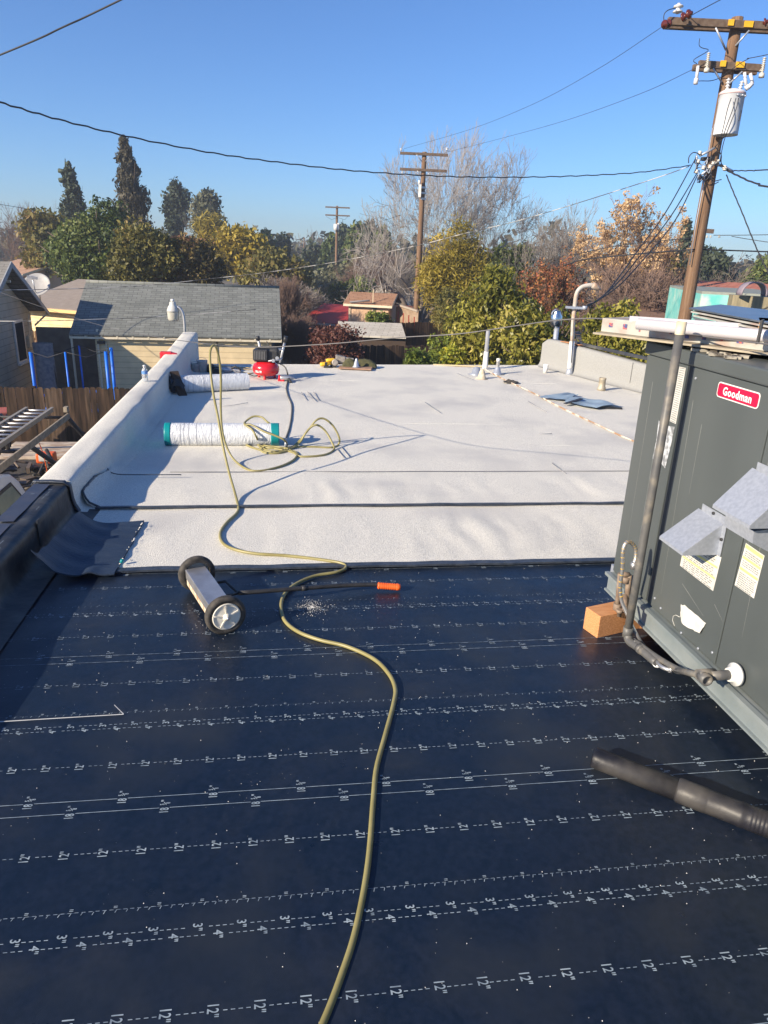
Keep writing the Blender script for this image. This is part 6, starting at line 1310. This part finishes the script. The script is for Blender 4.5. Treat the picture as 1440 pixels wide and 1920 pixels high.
# left background
bare('bare_tree', 'hazy purple brown bare tree mass at the far left edge', 8, 520, 372, 110, 70, M_twig, seed=2, stems=4, depth=5, r0=.14)
tree('bushy_tree', 'olive bushy tree at far left behind the satellite dish', 'tree', 62, 386, 520, 120, 62, L_olive, n=520, leaf=.42, seed=3, K=14, spread=.7)
tree('conifer', 'slender dusky conifer with ragged tip, left of the tall brown one', 'tree', 126, 318, 430, 62, 72, L_conif, 'cone', K=16, n=420, leaf=.45, seed=4, spread=.5)
bare('bare_tree', 'small pale bare treetop just left of the slender conifer', 92, 470, 372, 60, 80, M_twigg, seed=5, stems=2, depth=4)
mb = MB(); 
t = tree('conifer', 'tall brown cypress towering over the garage', 'tree', 229, 264, 440, 104, 60, L_brown, 'cone', K=18, n=1300, per=13, leaf=.36, seed=6, spread=.34, up=-1.6, aspect=.35)
bm_ = MB(); bm_.tube([D(126, 345, 72), D(123, 320, 72), D(122, 297, 72)], [.12, .1, .03], 5)
for y0, dx, dy in ((322, -14, -2), (327, 14, -1), (308, 7, -3), (336, -13, 2)): bm_.tube([D(124, y0, 72), D(124+dx, y0+dy, 72)], [.16, .22], 5)
o = bm_.build('bare_tip', L_conif, [x for x in S.objects if x.get('label', '').startswith('slender dusky')][0])
tree('broadleaf_tree', 'large dense dark green tree behind the satellite dish and garage', 'tree', 168, 372, 560, 235, 42, L_dkgreen, n=1500, per=16, leaf=.26, seed=7, K=26, spread=.45, depth=.8)
tree('broadleaf_tree', 'olive green tree with reddish tips left of the garage ridge centre', 'tree', 262, 412, 560, 150, 38, L_olive, n=1000, per=15, leaf=.24, seed=8, K=20, spread=.4, depth=.7)
tree('broadleaf_tree', 'reddish olive tree directly behind the middle of the garage', 'tree', 352, 424, 560, 135, 39, L_redol, n=1000, per=15, leaf=.24, seed=9, K=20, spread=.4, depth=.7)
tree('pine_tree', 'small rounded blue green pine on the skyline between cypress and pole', 'tree', 326, 347, 440, 54, 95, L_conif, 'column', K=7, n=300, leaf=.6, seed=10, spread=.9)
tree('pine_tree', 'greyish pine on the skyline, right of the blue green one', 'tree', 389, 364, 450, 66, 92, L_grgreen, 'column', K=7, n=260, leaf=.6, seed=11, spread=1.0)
bare('bare_tree', 'thin grey bare tree between the two skyline pines', 358, 460, 378, 60, 88, M_twigg, seed=12, stems=2, depth=4)
tree('palm_like_tree', 'yellowish feathery tree below the greyish skyline pine', 'tree', 392, 404, 470, 60, 74, L_yolive, n=240, leaf=.7, seed=13, aspect=.15, spread=1.0)
tree('broadleaf_tree', 'golden olive tree right of the reddish olive one', 'tree', 448, 412, 520, 120, 62, L_yolive, n=620, leaf=.42, seed=14, spread=.7)
tree('pine_tree', 'round dark green treetop at left of the far pole', 'tree', 492, 432, 520, 62, 96, L_dkgreen, n=300, leaf=.6, seed=15, spread=.8)
tree('pine_tree', 'second dark green treetop, nearer the far pole', 'tree', 536, 434, 520, 48, 104, L_conif, n=300, leaf=.6, seed=16, spread=.8)
tree('bushy_tree', 'low olive tree mass behind the garage right end', 'tree', 520, 470, 560, 150, 58, L_olive, n=520, leaf=.42, seed=17, spread=.7)
bare('bare_tree', 'distant grey bare tree beside the tiny distant pole', 588, 500, 422, 50, 118, M_twigg, seed=18, stems=3, depth=4, twig=.03)
for k, (x, y, w_) in enumerate(((590, 462, 60), (622, 450, 34), (645, 428, 34), (668, 420, 40), (694, 424, 34), (716, 432, 38))):
    tree('cypress', ['low grey green tree left of the cypress row', 'leftmost tall cypress of the row right of the far pole base', 'pointed cypress second from the left in the far row', 'tallest cypress of the far row', 'cypress just right of the tallest one in the far row', 'rightmost cypress of the far row'][k], 'tree', x, y, 560, w_, 112-2*k, L_conif if k % 2 == 0 else L_dkgreen, 'column', K=10, n=260, leaf=.8, seed=20+k, spread=1.0, group='row of far cypresses', up=-1)
tree('bushy_tree', 'grey green thicket under the cypress row', 'shrub', 640, 500, 570, 160, 84, L_grgreen, n=420, leaf=.6, seed=27, spread=.9)
tree('bushy_tree', 'dark green rounded tree behind the tan shed', 'tree', 655, 514, 580, 90, 62, L_dkgreen, n=360, leaf=.42, seed=28, spread=.6)
bare('bare_shrub', 'purple grey bare shrub thicket right of the garage', 505, 600, 510, 170, 48, M_twigg, seed=30, stems=7, depth=5, r0=.05, cat='bare shrub', kids=4)
bare('bare_shrub', 'tall brown bare shrub thicket in front of the red shed', 535, 640, 510, 80, 40, M_twig, seed=31, stems=6, depth=5, r0=.05, cat='bare shrub', kids=4)
bare('bare_shrub', 'tangled brown bare growth left of the middle pole', 725, 600, 452, 130, 66, M_twig, seed=32, stems=7, depth=5, r0=.07, cat='bare shrub', kids=4)
bare('bare_shrub', 'brown bare thicket at the foot of the middle pole', 765, 620, 470, 100, 55, M_twigg, seed=33, stems=6, depth=5, r0=.07, cat='bare shrub')
# big bare trees
bare('bare_tree', 'largest grey bare tree, behind the middle utility pole', 828, 600, 232, 220, 52, mat('pale_grey_twigs', (.30, .27, .25), (.38, .34, .31), scale=3, rough=.95), seed=43, stems=5, depth=6, r0=.36, spread=.56, trunkm=M_barkg, base_px=800, twig=.013, kids=3)
bare('bare_tree', 'second bare tree with open branches right of the largest one', 962, 600, 258, 150, 58, M_twigg, seed=41, stems=2, depth=6, r0=.22, spread=.62, base_px=945, twig=.016)
bare('bare_tree', 'leaning bare tree with wide twigs behind the orange tree', 1065, 560, 366, 190, 50, M_twigg, seed=42, stems=4, depth=6, r0=.14, spread=.6, twig=.012)
# centre and right foliage
tree('bushy_tree', 'tall golden olive feathery tree right of the middle pole', 'tree', 872, 402, 640, 165, 40, L_yolive, n=1500, per=14, leaf=.26, seed=45, K=26, spread=.45, aspect=.22, depth=.8)
tree('bushy_tree', 'dark olive feathery undergrowth below the golden olive tree', 'shrub', 850, 540, 620, 80, 33, L_olive, n=600, leaf=.2, seed=46, K=14, spread=.35, aspect=.25)
tree('bushy_tree', 'dark backing tree between golden olive tree and orange tree', 'tree', 965, 448, 560, 80, 52, L_dkgreen, n=320, leaf=.35, seed=47, spread=.6)
tree('broadleaf_tree', 'rounded glossy leaved yellow green tree in the centre right', 'tree', 925, 472, 735, 190, 24, L_magn, n=1500, per=9, leaf=.19, seed=48, K=26, spread=.22, aspect=.42, depth=.8, up=.9)
bare('leafy_tree', 'thin tree with orange and red autumn leaves', 1035, 640, 458, 135, 34, M_twig, seed=49, stems=4, depth=6, r0=.08, leafy=(L_orange, 6, .18, .12, .4), cat='tree', twig=.008)
tree('bushy_tree', 'mixed olive foliage under the orange leaved tree', 'tree', 1020, 500, 640, 130, 36, L_olive, n=520, leaf=.17, seed=50, K=16, spread=.35)
tree('broadleaf_tree', 'dark green hedge tree behind the flue and parapet end', 'tree', 1015, 560, 760, 180, 21, L_magn, n=1100, per=10, leaf=.18, seed=51, K=20, spread=.2, aspect=.42, depth=.7, up=.9)
tree('broadleaf_tree', 'bright yellow green shrub behind the right parapet and mast', 'shrub', 1165, 563, 760, 150, 19, L_magn, n=1000, per=10, leaf=.16, seed=52, K=18, spread=.2, aspect=.42, depth=.7, up=.9)
tree('bushy_shrub', 'low bright yellow green shrub at the far roof edge', 'shrub', 845, 636, 760, 180, 24, L_hedge, n=700, leaf=.13, seed=53, K=14, spread=.2, depth=.6)
tree('bushy_shrub', 'small green shrub low between yellow shrub and glossy tree', 'shrub', 790, 655, 760, 90, 22, L_citrus, n=300, leaf=.12, seed=54, K=9, spread=.2)
tree('citrus_tree', 'small citrus bush in front of the tan shed', 'shrub', 710, 574, 625, 50, 39, L_citrus, n=240, leaf=.16, seed=55, K=8, spread=.22)
bare('golden_tree', 'bare tree hung with dry golden seed clusters', 1190, 640, 343, 200, 40, M_twig, seed=56, stems=5, depth=5, r0=.14, spread=.5, leafy=(L_gold, 26, .22, .14, .24), kids=3, cat='tree', twig=.012)
bare('bare_shrub', 'tangle of tan bare branches before the dark brown roof', 1200, 640, 480, 240, 33, M_twig, seed=57, stems=9, depth=5, r0=.06, cat='bare shrub', kids=4, droop=.05)
bare('bare_shrub', 'arching bare branches right of the nearest pole', 1350, 560, 470, 170, 44, M_barkg, seed=58, stems=8, depth=5, r0=.05, cat='bare shrub', kids=3, droop=.1)
tree('conifer', 'broad dark olive evergreen mass behind the arching branches', 'tree', 1335, 462, 560, 150, 66, L_conif, n=520, leaf=.5, seed=59, K=16, spread=.7)
tree('bushy_tree', 'olive treetop behind the golden seed tree, left of the nearest pole', 'tree', 1235, 480, 580, 120, 56, L_olive, n=360, leaf=.4, seed=60, K=12, spread=.6)
tree('cypress', 'thin dark cypress spire close left of the nearest pole', 'tree', 1291, 415, 520, 18, 70, L_conif, 'column', K=10, n=160, leaf=.4, seed=61, spread=.4, up=-1)
tree('bushy_tree', 'dark green tree at the far right edge', 'tree', 1432, 488, 560, 60, 60, L_dkgreen, n=260, leaf=.4, seed=62, K=9, spread=.6)
bare('maroon_tree', 'small maroon leaved tree beyond the far roof edge at centre', 648, 700, 615, 90, 26, M_twig, seed=63, stems=5, depth=5, r0=.05, leafy=(L_maroon, 11, .26, .11, .7), cat='tree', twig=.006, kids=4)
tree('bushy_shrub', 'maroon lower foliage joining the dark shrubs by the roof edge', 'shrub', 606, 640, 720, 100, 29, L_maroon, n=420, leaf=.14, seed=64, K=12, spread=.22)
bare('bare_shrub', 'dark purple bare shrub right of the garage corner', 552, 700, 580, 70, 31, M_twig, seed=65, stems=7, depth=5, r0=.04, cat='bare shrub', kids=4, twig=.007)
# far tree belt
rg = np.random.default_rng(77); P_ = []
for k in range(4200):
    d = rg.uniform(130, 420); x = rg.uniform(-1.3, 1.0)*d; h = rg.uniform(2, 9)*(.6+.5*nz(x*.02, d*.02, 1, 5)+.4); P_.append((x, d, GZ+rg.random()*h))
P_ = np.array(P_); o = leaf_mesh('far_tree_belt', P_, rg.random(len(P_)), 14, 3.2, 2.2, .6, 5, leafmat('far_foliage', [(.03, .04, .02), (.08, .085, .04), (.13, .11, .06)]), None); tag(o, 'low belt of far trees closing the view at the horizon', 'trees', kind='stuff')

# ================================================================== AIR
mb = MB(); mb.box((0, 205, 6.2), (1000, 470, 21.6)); hz_ = mb.build('haze', None)
hm = bpy.data.materials.new('thin_winter_haze'); hm.use_nodes = True; hn = hm.node_tree; hn.nodes.remove(hn.nodes['Principled BSDF'])
pv = hn.nodes.new('ShaderNodeVolumePrincipled'); pv.inputs['Density'].default_value = .0013; pv.inputs['Color'].default_value = (.80, .86, .95, 1); pv.inputs['Anisotropy'].default_value = .3
hn.links.new(pv.outputs[0], hn.nodes['Material Output'].inputs['Volume']); hz_.data.materials.append(hm); tag(hz_, 'thin pale haze filling the air over the neighbourhood', 'haze', kind='stuff')
